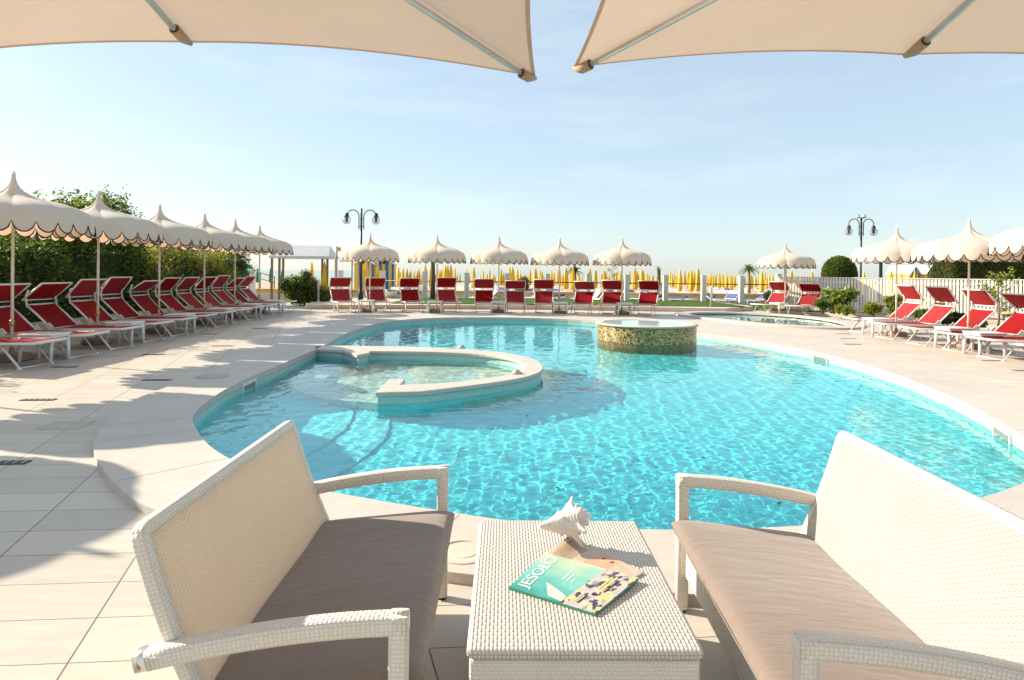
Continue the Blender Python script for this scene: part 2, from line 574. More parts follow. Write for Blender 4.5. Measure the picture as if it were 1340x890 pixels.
M['mosaic'] = mk_tile('gold_mosaic', None, None, (0.14, 0.10, 0.05), 0.027, 0.12, 0.22, 'UV',
                      [(0.0, (0.03, 0.02, 0.01)), (0.20, (0.09, 0.055, 0.02)), (0.27, (0.34, 0.20, 0.055)), (0.75, (0.54, 0.36, 0.12)), (1.0, (0.66, 0.52, 0.27))], 0.5)
M['mosaic_wet'] = mk_tile('wet_mosaic', None, None, (0.10, 0.085, 0.04), 0.032, 0.12, 0.15, 'UV',
                      [(0.0, (0.10, 0.07, 0.03)), (0.5, (0.22, 0.15, 0.05)), (1.0, (0.34, 0.24, 0.09))], 0.3)

def mk_water(tint=(0.90, 1.0, 1.0)):
    t = NT('pool_water')
    g = t.new('ShaderNodeBsdfGlass')
    g.inputs['Color'].default_value = (*tint, 1); g.inputs['Roughness'].default_value = 0.0; g.inputs['IOR'].default_value = 1.33
    t.link(g.outputs[0], t.out.inputs['Surface'])
    return t.m
M['water'] = mk_water()

def mk_glass():
    t = NT('lamp_glass')
    t.col((0.75, 0.72, 0.66)); t.set(Roughness=0.05, IOR=1.15)
    t.b.inputs['Transmission Weight'].default_value = 0.9
    return t.m
M['glass'] = mk_glass()

def mk_sea():
    t = NT('sea_water')
    v = t.coord()
    t.col((0.34, 0.42, 0.40)); t.set(Roughness=0.6)
    n = t.noise(t.mapping(v, (0.05, 0.3, 1)), 1.0, 5)
    t.bump(n, 0.6, 1.0)
    return t.m
M['sea'] = mk_sea()

def mk_sand():
    t = NT('sand')
    v = t.coord()
    n = t.noise(v, 0.25, 6); n2 = t.noise(v, 6.0, 5)
    c = t.ramp(n, [(0.3, (0.42, 0.33, 0.21)), (0.7, (0.55, 0.45, 0.30))])
    t.col(t.mix(0.3, c, t.ramp(n2, [(0.3, (0.34, 0.26, 0.17)), (0.7, (0.60, 0.50, 0.34))])))
    t.set(Roughness=0.95); t.bump(n2, 0.6, 0.08)
    return t.m
M['sand'] = mk_sand()

def leafmat(name, a, b, tr):
    t = NT(name)
    n = t.noise(t.coord(), 2.4, 4)
    t.col(t.ramp(n, [(0.3, a), (0.7, b)])); t.set(Roughness=0.5)
    t.translucent(tr, 0.42)
    return t.m
M['leaf'] = leafmat('leaf_green', (0.038, 0.078, 0.011), (0.09, 0.145, 0.022), (0.20, 0.30, 0.03))
M['leaf_light'] = leafmat('leaf_light', (0.11, 0.17, 0.018), (0.20, 0.26, 0.03), (0.38, 0.45, 0.04))
M['leaf_yellow'] = leafmat('leaf_yellow', (0.22, 0.22, 0.04), (0.40, 0.36, 0.12), (0.50, 0.46, 0.08))
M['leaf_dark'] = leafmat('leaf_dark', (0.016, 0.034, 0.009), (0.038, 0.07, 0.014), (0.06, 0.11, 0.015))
M['leaf_rust'] = leafmat('leaf_rust', (0.10, 0.07, 0.012), (0.20, 0.13, 0.02), (0.28, 0.18, 0.03))
M['flower'] = leafmat('petal_magenta', (0.30, 0.01, 0.09), (0.42, 0.02, 0.14), (0.5, 0.02, 0.15))
M['grass'] = leafmat('grass_blade', (0.05, 0.12, 0.012), (0.11, 0.21, 0.02), (0.16, 0.30, 0.03))
M['lawn'] = plain('lawn_soil', (0.06, 0.10, 0.02), 0.95, 0, 0.35, 6)

# ------------------------------------------------------------------ setting: ground, deck, pool
def PX(lst, z): return [G(a, b, z)[:2] for a, b in lst]
CZ = 0.05           # coping top
WZ = -0.09          # water level
FZ = -0.78          # pool floor
rim_px = [(251,548),(256,561),(266,575),(278,587),(301,601),(350,622),(414,640.5),(464,649),(525,660),(596,671),(660,681),(740,689),(840,693),
          (900,693),(1000,691),(1120,683),(1200,671),(1275,655.5),(1340,632),(1420,600),(1395,589),(1340,572),(1300,546),(1240,516),(1170,488),(1090,465),
          (1000,447),(915,435),(845,426),(770,419),(700,416),(637,415),(575,415.5),(530,418),(499,421.6),(475,428),(450,437),(436,445),(424,452),(400,463),(340,488),(296,508),(270,526),(255,539)]
pool = PX(rim_px, CZ)
pool = smooth_closed(pool, 2)
out_px = [(210,672),(166,649),(135,616),(122,591),(122,577),(132,558),(151,540),(173,523.6),(205,511),(270,488),(335,462),(385,441),(425,426),(468,414),(520,410.5),(600,409.5),(700,410),(800,412.5),
          (880,419),(950,426),(1040,439),(1110,451),(1180,468),(1225,481),(1340,518),(1440,556)]
outer = PX(out_px, CZ)
outer += [(8.2, 4.3), (7.4, 3.2), (5.6, 2.75), (3.0, 2.55)] + PX([(905,780),(760,764),(600,751),(520,738),(420,720),(320,700)], CZ)
outer = smooth_closed(outer, 2)
kid_px = [(884,410.5),(905,408.3),(960,408.8),(1030,412),(1085,417),(1118,423),(1126,427),(1110,430),(1060,428.5),(1000,425),(945,419),(905,414)]
kid = smooth_closed(PX(kid_px, 0.03), 3)
kid_in = offset_poly(kid, -0.30)

deck = sheet('pool_deck', [(-26, -7), (30, -7), (30, 26.5), (-26, 26.5)], [offset_poly(pool, 0.12), offset_poly(kid_in, 0.1)], 0.0, 0.10, M['deck'])
tag(deck, kind='structure')
cop = sheet('pool_coping', outer, [pool], CZ, 0.08, M['coping'])
tag(cop, kind='structure')
bevel(cop, 0.02, 3)
gm = MB(); gm.prism([(-4000, -200), (4000, -200), (4000, 6000), (-4000, 6000)], -6.2, -6.0)
tag(gm.obj('ground', M['sand']), kind='structure')

# pool shell
wb = MB()
wp = offset_poly(pool, 0.005)
n = len(wp); L = 0
zs = [CZ - 0.085, WZ - 0.08, -1.25]
for i in range(n):
    a, b = wp[i], wp[(i + 1) % n]; dl = math.dist(a, b)
    k = wb.add([(a[0], a[1], zs[0]), (b[0], b[1], zs[0]), (b[0], b[1], zs[1]), (a[0], a[1], zs[1]), (b[0], b[1], zs[2]), (a[0], a[1], zs[2])])
    wb.face((k, k+1, k+2, k+3), 0, [(L, zs[0]), (L+dl, zs[0]), (L+dl, zs[1]), (L, zs[1])])
    wb.face((k+3, k+2, k+4, k+5), 1, [(L, zs[1]), (L+dl, zs[1]), (L+dl, zs[2]), (L, zs[2])])
    L += dl
M['pool_lower'] = mk_tile('pool_lower_tile', (0.15, 0.79, 0.82), (0.19, 0.84, 0.87), (0.27, 0.83, 0.85), 0.05, 0.08, 0.4, 'UV', None, 0)
pw = wb.obj('pool_wall', [M['pool_wall'], M['pool_lower']]); tag(pw, kind='structure')
fb = MB(); fb.prism(offset_poly(pool, 0.3), -1.10, FZ)
pf = fb.obj('pool_floor', M['pool_floor']); tag(pf, kind='structure')
sb = MB()
sb.prism(smooth_closed([(-5.2,11.6),(-5.2,3.9),(-2.2,4.2),(-1.5,5.0),(-1.25,6.0),(-1.3,7.2),(-2.0,8.6),(-2.6,11.6)], 2), -1.1, -0.73)
sb.prism(smooth_closed([(-5.1,11.5),(-5.1,3.8),(-2.6,4.2),(-2.05,5.0),(-1.75,6.0),(-1.7,7.1),(-2.3,8.6),(-2.8,11.5)], 2), -1.09, -0.68)
ps = sb.obj('pool_steps', M['pool_step']); tag(ps, kind='structure')

b = MB(); acc = 0.0; nxt = 0.4
oq = np.array(outer)
for i in range(len(pool)):
    a, c = pool[i], pool[(i + 1) % len(pool)]; acc += math.dist(a, c)
    if acc > nxt:
        nxt += 0.98
        tx, ty = c[0] - a[0], c[1] - a[1]; l = math.hypot(tx, ty); nx0, ny0 = -ty / l, tx / l
        if inside(pool, np.array([a[0] + nx0 * .05]), np.array([a[1] + ny0 * .05]))[0]: nx0, ny0 = -nx0, -ny0
        reach = 0.0
        while reach < 3.0 and inside(outer, np.array([a[0] + nx0 * (reach + .03)]), np.array([a[1] + ny0 * (reach + .03)]))[0]: reach += .03
        w_ = .0022; ux, uy = tx / l * w_, ty / l * w_
        p0 = (a[0] + nx0 * .02, a[1] + ny0 * .02); p1 = (a[0] + nx0 * (reach - .01), a[1] + ny0 * (reach - .01))
        k = b.add([(p0[0] - ux, p0[1] - uy, CZ + .001), (p0[0] + ux, p0[1] + uy, CZ + .001), (p1[0] + ux, p1[1] + uy, CZ + .001), (p1[0] - ux, p1[1] - uy, CZ + .001)])
        b.face((k, k+1, k+2, k+3)[::-1])
M['joint'] = plain('joint_grout', (0.24, 0.19, 0.15), .9)
tag(b.obj('coping_joints', M['joint']), kind='structure')

# water
def water_mesh(name, poly, y0, y1, step, amp):
    ys = [y0]
    while ys[-1] < y1: ys.append(ys[-1] * (1 + step))
    ys = np.array(ys)
    P = np.array(poly)
    t0, t1 = (P[:, 0] / P[:, 1]).min() - 0.02, (P[:, 0] / P[:, 1]).max() + 0.02
    ts = np.arange(t0, t1, step)
    T, Y = np.meshgrid(ts, ys)
    X = T * Y
    r = np.random.RandomState(5)
    Z = np.zeros_like(X)
    cell = Y * step
    for k in range(64):
        lam = 0.055 * (1.3 / 0.055) ** (r.rand() ** 1.6)
        th = r.normal(math.radians(-25), 0.95)
        kx, ky = 2 * PI / lam * math.cos(th), 2 * PI / lam * math.sin(th)
        a = amp * (lam / 0.3) ** 0.75 * (1.0 if lam < .35 else (.35 / lam) ** .6)
        fade = np.clip((lam / cell - 3.0) / 4.0, 0, 1)
        wx = 0.6 * np.sin(0.5 * X + r.rand() * 6) + 0.6 * np.sin(0.6 * Y + r.rand() * 6)
        Z += a * fade * np.sin(kx * X + ky * Y + wx + r.rand() * 6.28)
    ins = inside(poly, X, Y)
    R, C = X.shape
    keep = ins[:-1, :-1] | ins[1:, :-1] | ins[:-1, 1:] | ins[1:, 1:]
    idx = -np.ones(X.size, int)
    ii = np.arange(X.size).reshape(R, C)
    q = np.stack([ii[:-1, :-1], ii[:-1, 1:], ii[1:, 1:], ii[1:, :-1]], -1)[keep]
    used = np.unique(q)
    idx[used] = np.arange(len(used))
    V = np.stack([X.ravel()[used], Y.ravel()[used], WZ + Z.ravel()[used]], -1)
    me = bpy.data.meshes.new(name)
    me.from_pydata(V.tolist(), [], idx[q].tolist())
    me.polygons.foreach_set('use_smooth', [True] * len(me.polygons))
    me.materials.append(M['water'])
    o = bpy.data.objects.new(name, me); col.objects.link(o)
    return tag(o, kind='structure')
water = water_mesh('pool_water', offset_poly(pool, 0.05), 2.6, 24.0, 0.0025, 0.00026)
water.cycles.is_caustics_caster = True
for o in (pf, pw, ps): o.cycles.is_caustics_receiver = True

# whirlpool ring: raised curved bench wall standing in the pool
ring_o = [(411,452.7),(449,452),(489,452.7),(552,454),(603,456.5),(641,459),(679,464),(701.5,470),(711.6,478),(710,485.6),(691,493),(653,499.5),(603,506),(552,512),(491,513.5)]
ring_i = [(509,496),(530.5,496),(524,503.5),(577,501.6),(628,496),(663.5,490.7),(686,483),(689,478),(673.6,469),(641,464),(603,461.5),(552,459.8),(484,459.3),(484,461.5),(467,464.6),(448,458.2),(411,456)]
def densify(p, k=5):
    q = smooth_open(PX(p, CZ), 2)
    return q
rp = densify(ring_o[:14]) + PX(ring_o[14:], CZ) + PX(ring_i[:3], CZ) + densify(ring_i[2:13])[1:] + PX(ring_i[13:], CZ)
def dedupe(p):
    q = []
    for a in p:
        if not q or math.dist(a, q[-1]) > 0.02: q.append(a)
    return q
rp = dedupe(rp)
whirl = thing('whirlpool_bench', 'curved stone topped bench wall ringing the whirlpool corner of the pool', 'pool bench', (*rp[0], 0))
ox, oy = rp[0]
loc = [(x - ox, y - oy) for x, y in rp]
b = MB(); b.prism(loc, CZ - 0.055, CZ); o = b.obj('bench_top', M['coping'], whirl); bevel(o, 0.012, 2)
inn = offset_poly(loc, -0.03)
b = MB()
n = len(inn); L = 0
for i in range(n):
    a, c = inn[i], inn[(i + 1) % n]; dl = math.dist(a, c)
    k = b.add([(a[0], a[1], CZ-.056), (c[0], c[1], CZ-.056), (c[0], c[1], WZ-.07), (a[0], a[1], WZ-.07), (c[0], c[1], -1.2), (a[0], a[1], -1.2)])
    b.face((k, k+1, k+2, k+3), 0, [(L, .1), (L+dl, .1), (L+dl, .26), (L, .26)])
    b.face((k+3, k+2, k+4, k+5), 1, [(L, .26), (L+dl, .26), (L+dl, 1.3), (L, 1.3)])
    L += dl
o = b.obj('bench_wall', [M['pool_wall'], M['pool_lower']], whirl); o.cycles.is_caustics_receiver = True
cx, cyy = -1.25, 9.25
b = MB()
b.lathe([(1.85, -1.15), (1.85, -0.56), (0.01, -0.56)], 48, (cx - ox, cyy - oy, 0), 0, cap=False, smooth=False)
b.lathe([(1.86, -0.6), (1.86, -0.34), (1.42, -0.34), (1.42, -0.6)], 48, (cx - ox, cyy - oy, 0), 0, cap=False, smooth=False)
o = b.obj('whirlpool_floor', M['pale_floor'], whirl); o.cycles.is_caustics_receiver = True
for px, py in ((604, 455.5), (676, 489)):
    p = G(px, py, CZ)
    b = MB(); b.lathe([(0.075, 0.0), (0.075, 0.015), (0.04, 0.03), (0.035, 0.05), (0.02, 0.055)], 16, (p[0] - ox, p[1] - oy, CZ))
    b.obj('jet_button', M['lid'], whirl)

# mosaic fountain drum
fc = G(845.5, 457.5, WZ); fr = 1.03
fcy = fc[1] + fr - 0.02; fcx = fc[0] * fcy / fc[1]
drum = thing('fountain_drum', 'round gold and black mosaic fountain basin standing in the pool', 'fountain', (fcx, fcy, 0))
b = MB(); b.lathe([(fr, WZ + 0.09), (fr, 0.33)], 64, cap=False); o = b.obj('mosaic_wall', M['mosaic'], drum)
b = MB(); b.lathe([(fr + .003, -1.2), (fr + .003, WZ + 0.09)], 64, cap=False); o = b.obj('wet_mosaic_band', M['mosaic_wet'], drum); o.cycles.is_caustics_receiver = True
b = MB(); b.lathe([(fr - .16, 0.345), (fr - .15, 0.362), (fr + .015, 0.362), (fr + .03, 0.352), (fr + .03, 0.328), (fr - .01, 0.326)], 64, cap=False); b.obj('rim', M['kerb'], drum)
b = MB(); b.lathe([(fr - .15, 0.30), (0.01, 0.30)], 64, cap=False); b.obj('basin_floor', M['pale_floor'], drum)
M['film'] = NT('water_film').set(Roughness=0.06, IOR=1.33).m
M['film'].node_tree.nodes['Principled BSDF'].inputs['Base Color'].default_value = (0.50, 0.66, 0.66, 1)
b = MB(); b.lathe([(fr - .15, 0.352), (0.005, 0.352)], 64, cap=False); b.obj('water_film', M['film'], drum)

# children's pool at the back
kc = offset_poly(kid, 0.16)
kcop = sheet('paddling_pool_coping', kc, [kid_in], 0.05, 0.06, M['coping']); tag(kcop, kind='structure'); bevel(kcop, 0.015, 2)
b = MB(); n = len(kid_in); kp = offset_poly(kid_in, 0.004); L = 0
for i in range(n):
    a, c = kp[i], kp[(i + 1) % n]; dl = math.dist(a, c)
    k = b.add([(a[0], a[1], -.03), (c[0], c[1], -.03), (c[0], c[1], -.5), (a[0], a[1], -.5)])
    b.face((k, k+1, k+2, k+3), 0, [(L, 0), (L+dl, 0), (L+dl, .5), (L, .5)]); L += dl
tag(b.obj('paddling_pool_wall', M['pool_wall']), kind='structure')
b = MB(); b.prism(offset_poly(kid_in, 0.2), -.5, -.42); kf = b.obj('paddling_pool_floor', M['pale_floor']); tag(kf, kind='structure'); kf.cycles.is_caustics_receiver = True
WZ0 = WZ; WZ = -0.03
kw = water_mesh('paddling_pool_water', offset_poly(kid_in, 0.03), 17, 26, 0.0042, 0.0006); kw.cycles.is_caustics_caster = True
WZ = WZ0

M['flap'] = plain('skimmer_flap', (0.16, 0.22, 0.18), 0.4)
# skimmers in the pool wall
for px, py, lab in ((326, 503, 'white framed skimmer slot in the shaded pool wall'), (1090, 468.5, 'skimmer slot in the sunlit far pool wall'), (1337, 571, 'skimmer slot in the pool wall at the frame edge')):
    p = G(px, py, -0.04)
    j = min(range(len(pool)), key=lambda i: math.dist(pool[i], p[:2]))
    a, c = pool[j - 1], pool[(j + 1) % len(pool)]
    tx, ty = c[0] - a[0], c[1] - a[1]; ang = math.atan2(ty, tx)
    q = pool[j]
    ar = 1 if inside(pool, np.array([q[0] - math.sin(ang) * .1]), np.array([q[1] + math.cos(ang) * .1]))[0] else -1
    t = thing('pool_skimmer', lab, 'skimmer', (q[0], q[1], 0), ang)
    b = MB()
    for s_ in (-1, 1):
        b.box((s_ * .21, ar * .008, -.045), (.03, .03, .115)); 
    b.box((0, ar * .008, 0.003 - .01), (.39, .03, .025)); b.box((0, ar * .008, -.10), (.39, .03, .02))
    b.obj('frame', M['post'], t)
    b = MB(); b.box((0, ar * .004, -.05), (.39, .012, .09)); b.obj('flap', M['flap'], t)
for px, py, lab in ((541, 548, 'round drain grille on the pool floor in front of the bench end'), (768, 516, 'round drain grille on the pool floor inside the bench shadow')):
    p = G(px, py, -0.30)
    b = MB(); b.lathe([(0.16, 0.0), (0.16, 0.012), (0.15, 0.018), (0.002, 0.018)], 24)
    o = b.obj('floor_drain', M['lid'], None, (p[0], p[1], FZ)); tag(o, lab, 'drain'); o.cycles.is_caustics_receiver = True

# ------------------------------------------------------------------ foreground furniture
def rbox(name, size, mat, parent, loc, bw=0.012, rz=0):
    b = MB(); b.box((0, 0, 0), size); o = b.obj(name, mat, parent, loc, rz); bevel(o, bw, 3); return o

def loveseat(label, loc, rz, sg):
    """length along y, back at x=0, seat reaches +x (sg=1) or -x"""
    Ls, Dp, za, zs, zb, lean = 1.215, 0.53, 0.565, 0.405, 0.75, 0.37
    t = thing('wicker_loveseat', label, 'sofa', loc, rz)
    X = lambda q: q * sg
    # armrests with their front leg
    for e in (1, -1):
        y = e * (Ls / 2 - 0.022)
        pts = [(X(Dp - .024), y, 0.02), (X(Dp - .024), y, 0.3), (X(Dp - .024), y, za - .055), (X(Dp - .026), y, za - .024)]
        pts = [(X(Dp - .024), y, 0.012), (X(Dp - .024), y, 0.28), (X(Dp - .024), y, za - .024)]
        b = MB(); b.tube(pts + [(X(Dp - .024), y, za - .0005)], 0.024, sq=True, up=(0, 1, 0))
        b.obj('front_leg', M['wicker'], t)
        arc = [(X(Dp - .0005), y, za - .024)]
        for i in range(1, 13):
            f = i / 12
            q = Dp - .0005 - f * (Dp + 0.095)
            arc.append((X(q), y, za - .024 - 0.085 * f ** 1.8))
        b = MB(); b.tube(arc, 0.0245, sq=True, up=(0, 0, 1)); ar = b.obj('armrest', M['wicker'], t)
        p1, p2 = Vector(arc[-1]), Vector(arc[-1]) + (Vector(arc[-1]) - Vector(arc[-2])).normalized() * 0.03
        b = MB(); b.tube([p1, p2], 0.0235, sq=True, up=(0, 0, 1)); b.obj('end_cap', M['alu'], ar)
        b = MB(); b.tube([(X(-.03), y * .97, 0.012), (X(-.02), y * .97, 0.36)], 0.022, sq=True, up=(0, 1, 0)); b.obj('rear_leg', M['wicker'], t)
        for q in (Dp - .024, -.03):
            b = MB(); b.tube([(X(q), y if q > 0 else y * .97, 0), (X(q), y if q > 0 else y * .97, 0.014)], 0.02, n=10); b.obj('foot', M['black'], t)
    # seat apron
    b = MB(); hl = Ls / 2 - 0.05
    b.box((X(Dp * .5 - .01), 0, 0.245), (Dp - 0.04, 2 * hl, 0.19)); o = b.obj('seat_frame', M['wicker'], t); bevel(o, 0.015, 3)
    # cushion: soft slab, lower at the back
    b = MB()
    nx, ny = 14, 24; cl = Ls / 2 - 0.046; q0, q1 = -0.02, Dp + 0.03
    def prof(u): return (1 - abs(2 * u - 1) ** 9) ** .5
    for side in (1, -1):
        base = len(b.v)
        for i in range(nx + 1):
            for j in range(ny + 1):
                u, v = i / nx, j / ny
                u2, v2 = .5 - .5 * math.cos(PI * u), .5 - .5 * math.cos(PI * v)
                e = (1 - abs(2 * u2 - 1) ** 10) ** .5 * (1 - abs(2 * v2 - 1) ** 16) ** .5
                zc = 0.368 - 0.055 * (1 - u2)
                th = 0.043 * e
                puff = (0.009 * math.sin(PI * u2) * math.sin(PI * v2) if side == 1 else 0)
                b.v.append((X(q0 + (q1 - q0) * u2), -cl + 2 * cl * v2, zc + side * th + puff - (.004 * math.cos(v2 * 9) if side == 1 else 0)))
        for i in range(nx):
            for j in range(ny):
                a = base + i * (ny + 1) + j
                f = (a, a + ny + 1, a + ny + 2, a + 1)
                if side * sg < 0: f = f[::-1]
                b.face(f, 0, None, True)
    o = b.obj('seat_cushion', M['cushion'], t)
    me = o.data; bm = bmesh.new(); bm.from_mesh(me); bmesh.ops.remove_doubles(bm, verts=bm.verts, dist=0.0008); bm.to_mesh(me); bm.free()
    # backrest: leaning woven panel with a thick braided rim
    b = MB()
    z0, z1 = 0.30, zb; hw = Ls / 2 - 0.048; R = 0.022
    def bp(y, z, off):
        q = -lean * (z - zs) - 0.012 - 0.03 * math.sin(PI * min(1, (z - z0) / (z1 - z0))) * 0.35
        nl = 1 / math.hypot(1, lean)
        return (X(q + off * nl), y, z + off * nl * lean)
    na, nb = 10, 26
    def outline(f):      # half width shrinks in the rounded corners at the top
        d = (z1 - (z0 + (z1 - z0) * f))
        return hw - (R - math.sqrt(max(0, R * R - (R - d) ** 2)) if d < R else 0)
    rows = [0, .15, .3, .45, .6, .72, .82, .90, .952, .97, .985, .995, 1.0]
    for off, flip in ((0.016, False), (-0.016, True)):
        base = len(b.v)
        for f in rows:
            w2 = outline(f)
            for j in range(nb + 1): b.v.append(bp(-w2 + 2 * w2 * j / nb, z0 + (z1 - z0) * f, off))
        for i in range(len(rows) - 1):
            for j in range(nb):
                a = base + i * (nb + 1) + j
                f = (a, a + 1, a + nb + 2, a + nb + 1)
                if flip ^ (sg < 0): f = f[::-1]
                w2 = hw
                uv = [(-w2 + 2 * w2 * (j + dj) / nb, (z1 - z0) * rows[i + di] * 1.07) for di, dj in ((0, 0), (0, 1), (1, 1), (1, 0))]
                if flip ^ (sg < 0): uv = uv[::-1]
                b.face(f, 0, uv, True)
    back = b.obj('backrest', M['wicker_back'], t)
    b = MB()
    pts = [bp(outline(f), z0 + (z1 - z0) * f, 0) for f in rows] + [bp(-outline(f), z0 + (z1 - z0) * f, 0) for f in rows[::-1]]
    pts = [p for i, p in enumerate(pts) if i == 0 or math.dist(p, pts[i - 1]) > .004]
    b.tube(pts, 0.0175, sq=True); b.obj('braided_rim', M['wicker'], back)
    return t
loveseat('white wicker loveseat with taupe cushion, its back shading the seat', (-0.783, 2.127, 0), 0.017, 1)
loveseat('white wicker loveseat with taupe cushion, its back in full sun', (1.211, 2.044, 0), -0.025, -1)

tbl = thing('wicker_coffee_table', 'low white wicker coffee table with a shell and magazines on it', 'coffee table', (0.197, 2.085, 0), 0.012)
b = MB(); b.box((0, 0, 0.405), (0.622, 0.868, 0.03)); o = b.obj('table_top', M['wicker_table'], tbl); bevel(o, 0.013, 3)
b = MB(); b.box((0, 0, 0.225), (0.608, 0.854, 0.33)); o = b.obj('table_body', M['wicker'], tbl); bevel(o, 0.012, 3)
for sx in (-1, 1):
    for sy in (-1, 1):
        b = MB(); b.box((sx * .27, sy * .39, 0.03), (.04, .04, .058)); b.obj('foot', M['black'], tbl)
TZ = 0.4205

# magazines
def mag_quad(px, z): return [Vector(G(a, c, z)) for a, c in px]
def magazine(name, label, px, z, th, faces, sag):
    """px: four corners, first edge is the left side; the sheet lifts a little at the far corner"""
    c = mag_quad(px, z + th)
    o_ = c[0]
    t = thing(name, label, 'magazine', (o_.x, o_.y, z))
    c = [Vector((p.x - o_.x, p.y - o_.y, 0)) for p in c]
    def at(u, v):
        p = c[0] * (1 - u) * (1 - v) + c[1] * (1 - u) * v + c[2] * u * v + c[3] * u * (1 - v)
        return Vector((p.x, p.y, th + sag(u, v)))
    N = 10
    b = MB()
    for i in range(N):
        for j in range(N):
            q = [(i / N, j / N), ((i + 1) / N, j / N), ((i + 1) / N, (j + 1) / N), (i / N, (j + 1) / N)]
            k = b.add([at(*x) for x in q]); b.face((k, k+1, k+2, k+3), 0, q, True)
            k = b.add([Vector((at(*x).x, at(*x).y, 0.0005 + max(0, at(*x).z - th - .001))) for x in q]); b.face((k, k+3, k+2, k+1), 1, q)
    for e in ([(i / N, 0) for i in range(N + 1)], [(1, i / N) for i in range(N + 1)], [(1 - i / N, 1) for i in range(N + 1)], [(0, 1 - i / N) for i in range(N + 1)]):
        for a, d in zip(e[:-1], e[1:]):
            A, Dd = at(*a), at(*d)
            k = b.add([A, Dd, Vector((Dd.x, Dd.y, .0005 + max(0, Dd.z - th - .001))), Vector((A.x, A.y, .0005 + max(0, A.z - th - .001)))]); b.face((k, k+3, k+2, k+1), 1)
    b.obj('cover', faces, t)
    return t, at

def mk_cover():
    t = NT('cover_print')
    uv = t.new('ShaderNodeUVMap').outputs[0]
    sp = t.new('ShaderNodeSeparateXYZ'); t.link(uv, sp.inputs[0])
    u, v = sp.outputs[0], sp.outputs[1]
    n = t.noise(uv, 4.0, 5)
    teal = t.ramp(t.math('ADD', t.math('MULTIPLY', v, 0.55), t.math('MULTIPLY', n, 0.55)), [(0.25, (0.03, 0.30, 0.27)), (0.55, (0.18, 0.50, 0.44)), (0.85, (0.52, 0.60, 0.44))])
    vo = t.new('ShaderNodeTexVoronoi'); vo.inputs['Scale'].default_value = 17.0
    t.link(t.mapping(uv, (1.3, 0.8, 1), (0, 0, 0.6)), vo.inputs['Vector'])
    sq = t.new('ShaderNodeSeparateColor'); t.link(vo.outputs['Color'], sq.inputs[0])
    crowd = t.ramp(sq.outputs[0], [(0.0, (0.03, 0.03, 0.05)), (0.18, (0.10, 0.09, 0.16)), (0.25, (0.45, 0.40, 0.36)), (0.72, (0.55, 0.49, 0.45)), (0.78, (0.62, 0.50, 0.10)), (0.95, (0.66, 0.60, 0.30))])
    edge = t.math('GREATER_THAN', t.math('ADD', u, t.math('MULTIPLY', v, -0.06)), 0.605)
    t.col(t.mix(edge, teal, crowd)); t.set(Roughness=0.22)
    return t.m
def mk_page():
    t = NT('page_print')
    uv = t.new('ShaderNodeUVMap').outputs[0]
    sp = t.new('ShaderNodeSeparateXYZ'); t.link(uv, sp.inputs[0])
    u, v = sp.outputs[0], sp.outputs[1]
    n = t.noise(uv, 6.0, 3)
    skin = t.ramp(n, [(0.3, (0.62, 0.30, 0.17)), (0.7, (0.72, 0.42, 0.27))])
    paper = t.ramp(n, [(0.3, (0.48, 0.38, 0.29)), (0.7, (0.60, 0.50, 0.39))])
    inface = t.math('MULTIPLY', t.math('GREATER_THAN', u, 0.44), t.math('LESS_THAN', u, 0.72))
    ln = t.math('MULTIPLY', t.math('LESS_THAN', t.math('FRACT', t.math('MULTIPLY', u, 46.0)), 0.45), t.math('LESS_THAN', t.math('ABSOLUTE', t.math('SUBTRACT', u, 0.17)), 0.12))
    ln = t.math('MULTIPLY', ln, t.math('LESS_THAN', v, 0.85))
    c = t.mix(ln, paper, (0.20, 0.11, 0.07))
    t.col(t.mix(inface, c, skin)); t.set(Roughness=0.3)
    return t.m
M['cover'], M['page'] = mk_cover(), mk_page()
M['page_edge'] = plain('page_edge', (0.60, 0.52, 0.36), 0.7)
M['cover_spine'] = plain('cover_spine', (0.05, 0.22, 0.14), 0.4)
M['ink_white'] = plain('ink_white', (0.82, 0.84, 0.80), 0.4)
M['ink_dark'] = plain('ink_dark', (0.05, 0.03, 0.03), 0.5)
M['sail'] = plain('ink_sail', (0.62, 0.55, 0.49), 0.4)
M['gold_ink'] = plain('ink_gold', (0.70, 0.55, 0.16), 0.4)
t2, at2 = magazine('open_magazine', 'magazine opened at a portrait page, half under the teal one', [(714, 726), (750, 707), (842, 749), (806, 768)], TZ, 0.006, [M['page'], M['page_edge']],
                   lambda u, v: 0.030 * math.exp(-((u) / .14) ** 2) * v + .004 * math.sin(3 * u))
t1, at1 = magazine('closed_magazine', 'teal covered magazine with a white title lying on the table', [(666, 768), (714, 725), (836, 759), (779, 803)], TZ, 0.009, [M['cover'], M['cover_spine']],
                   lambda u, v: 0.004 * u * v + 0.004 * v)
def decal(t, at, name, poly, mat, dz=0.0006):
    b = MB(); k = b.add([at(*p) + Vector((0, 0, dz)) for p in poly]); k2 = b.add([at(*p) + Vector((0, 0, dz - .0004)) for p in poly])
    n_ = len(poly)
    b.face([k + i for i in range(n_)][::-1], 0); b.face([k2 + i for i in range(n_)], 0)
    for i in range(n_): b.face((k + i, k + (i + 1) % n_, k2 + (i + 1) % n_, k2 + i), 0)
    return b.obj(name, mat, t)
decal(t1, at1, 'printed_sail', [(0.44, 0.06), (0.61, 0.03), (0.61, 0.15), (0.50, 0.22), (0.29, 0.33)], M['sail'])
for i, (u, v, l) in enumerate(((.70, .12, .22), (.745, .10, .2), (.78, .50, .34), (.82, .50, .36), (.86, .46, .3))):
    decal(t1, at1, 'printed_streak', [(u, v), (u + .022, v), (u + .03, v + l), (u + .008, v + l)], M['gold_ink'] if i != 1 and i != 4 else M['ink_dark'], 0.0008)
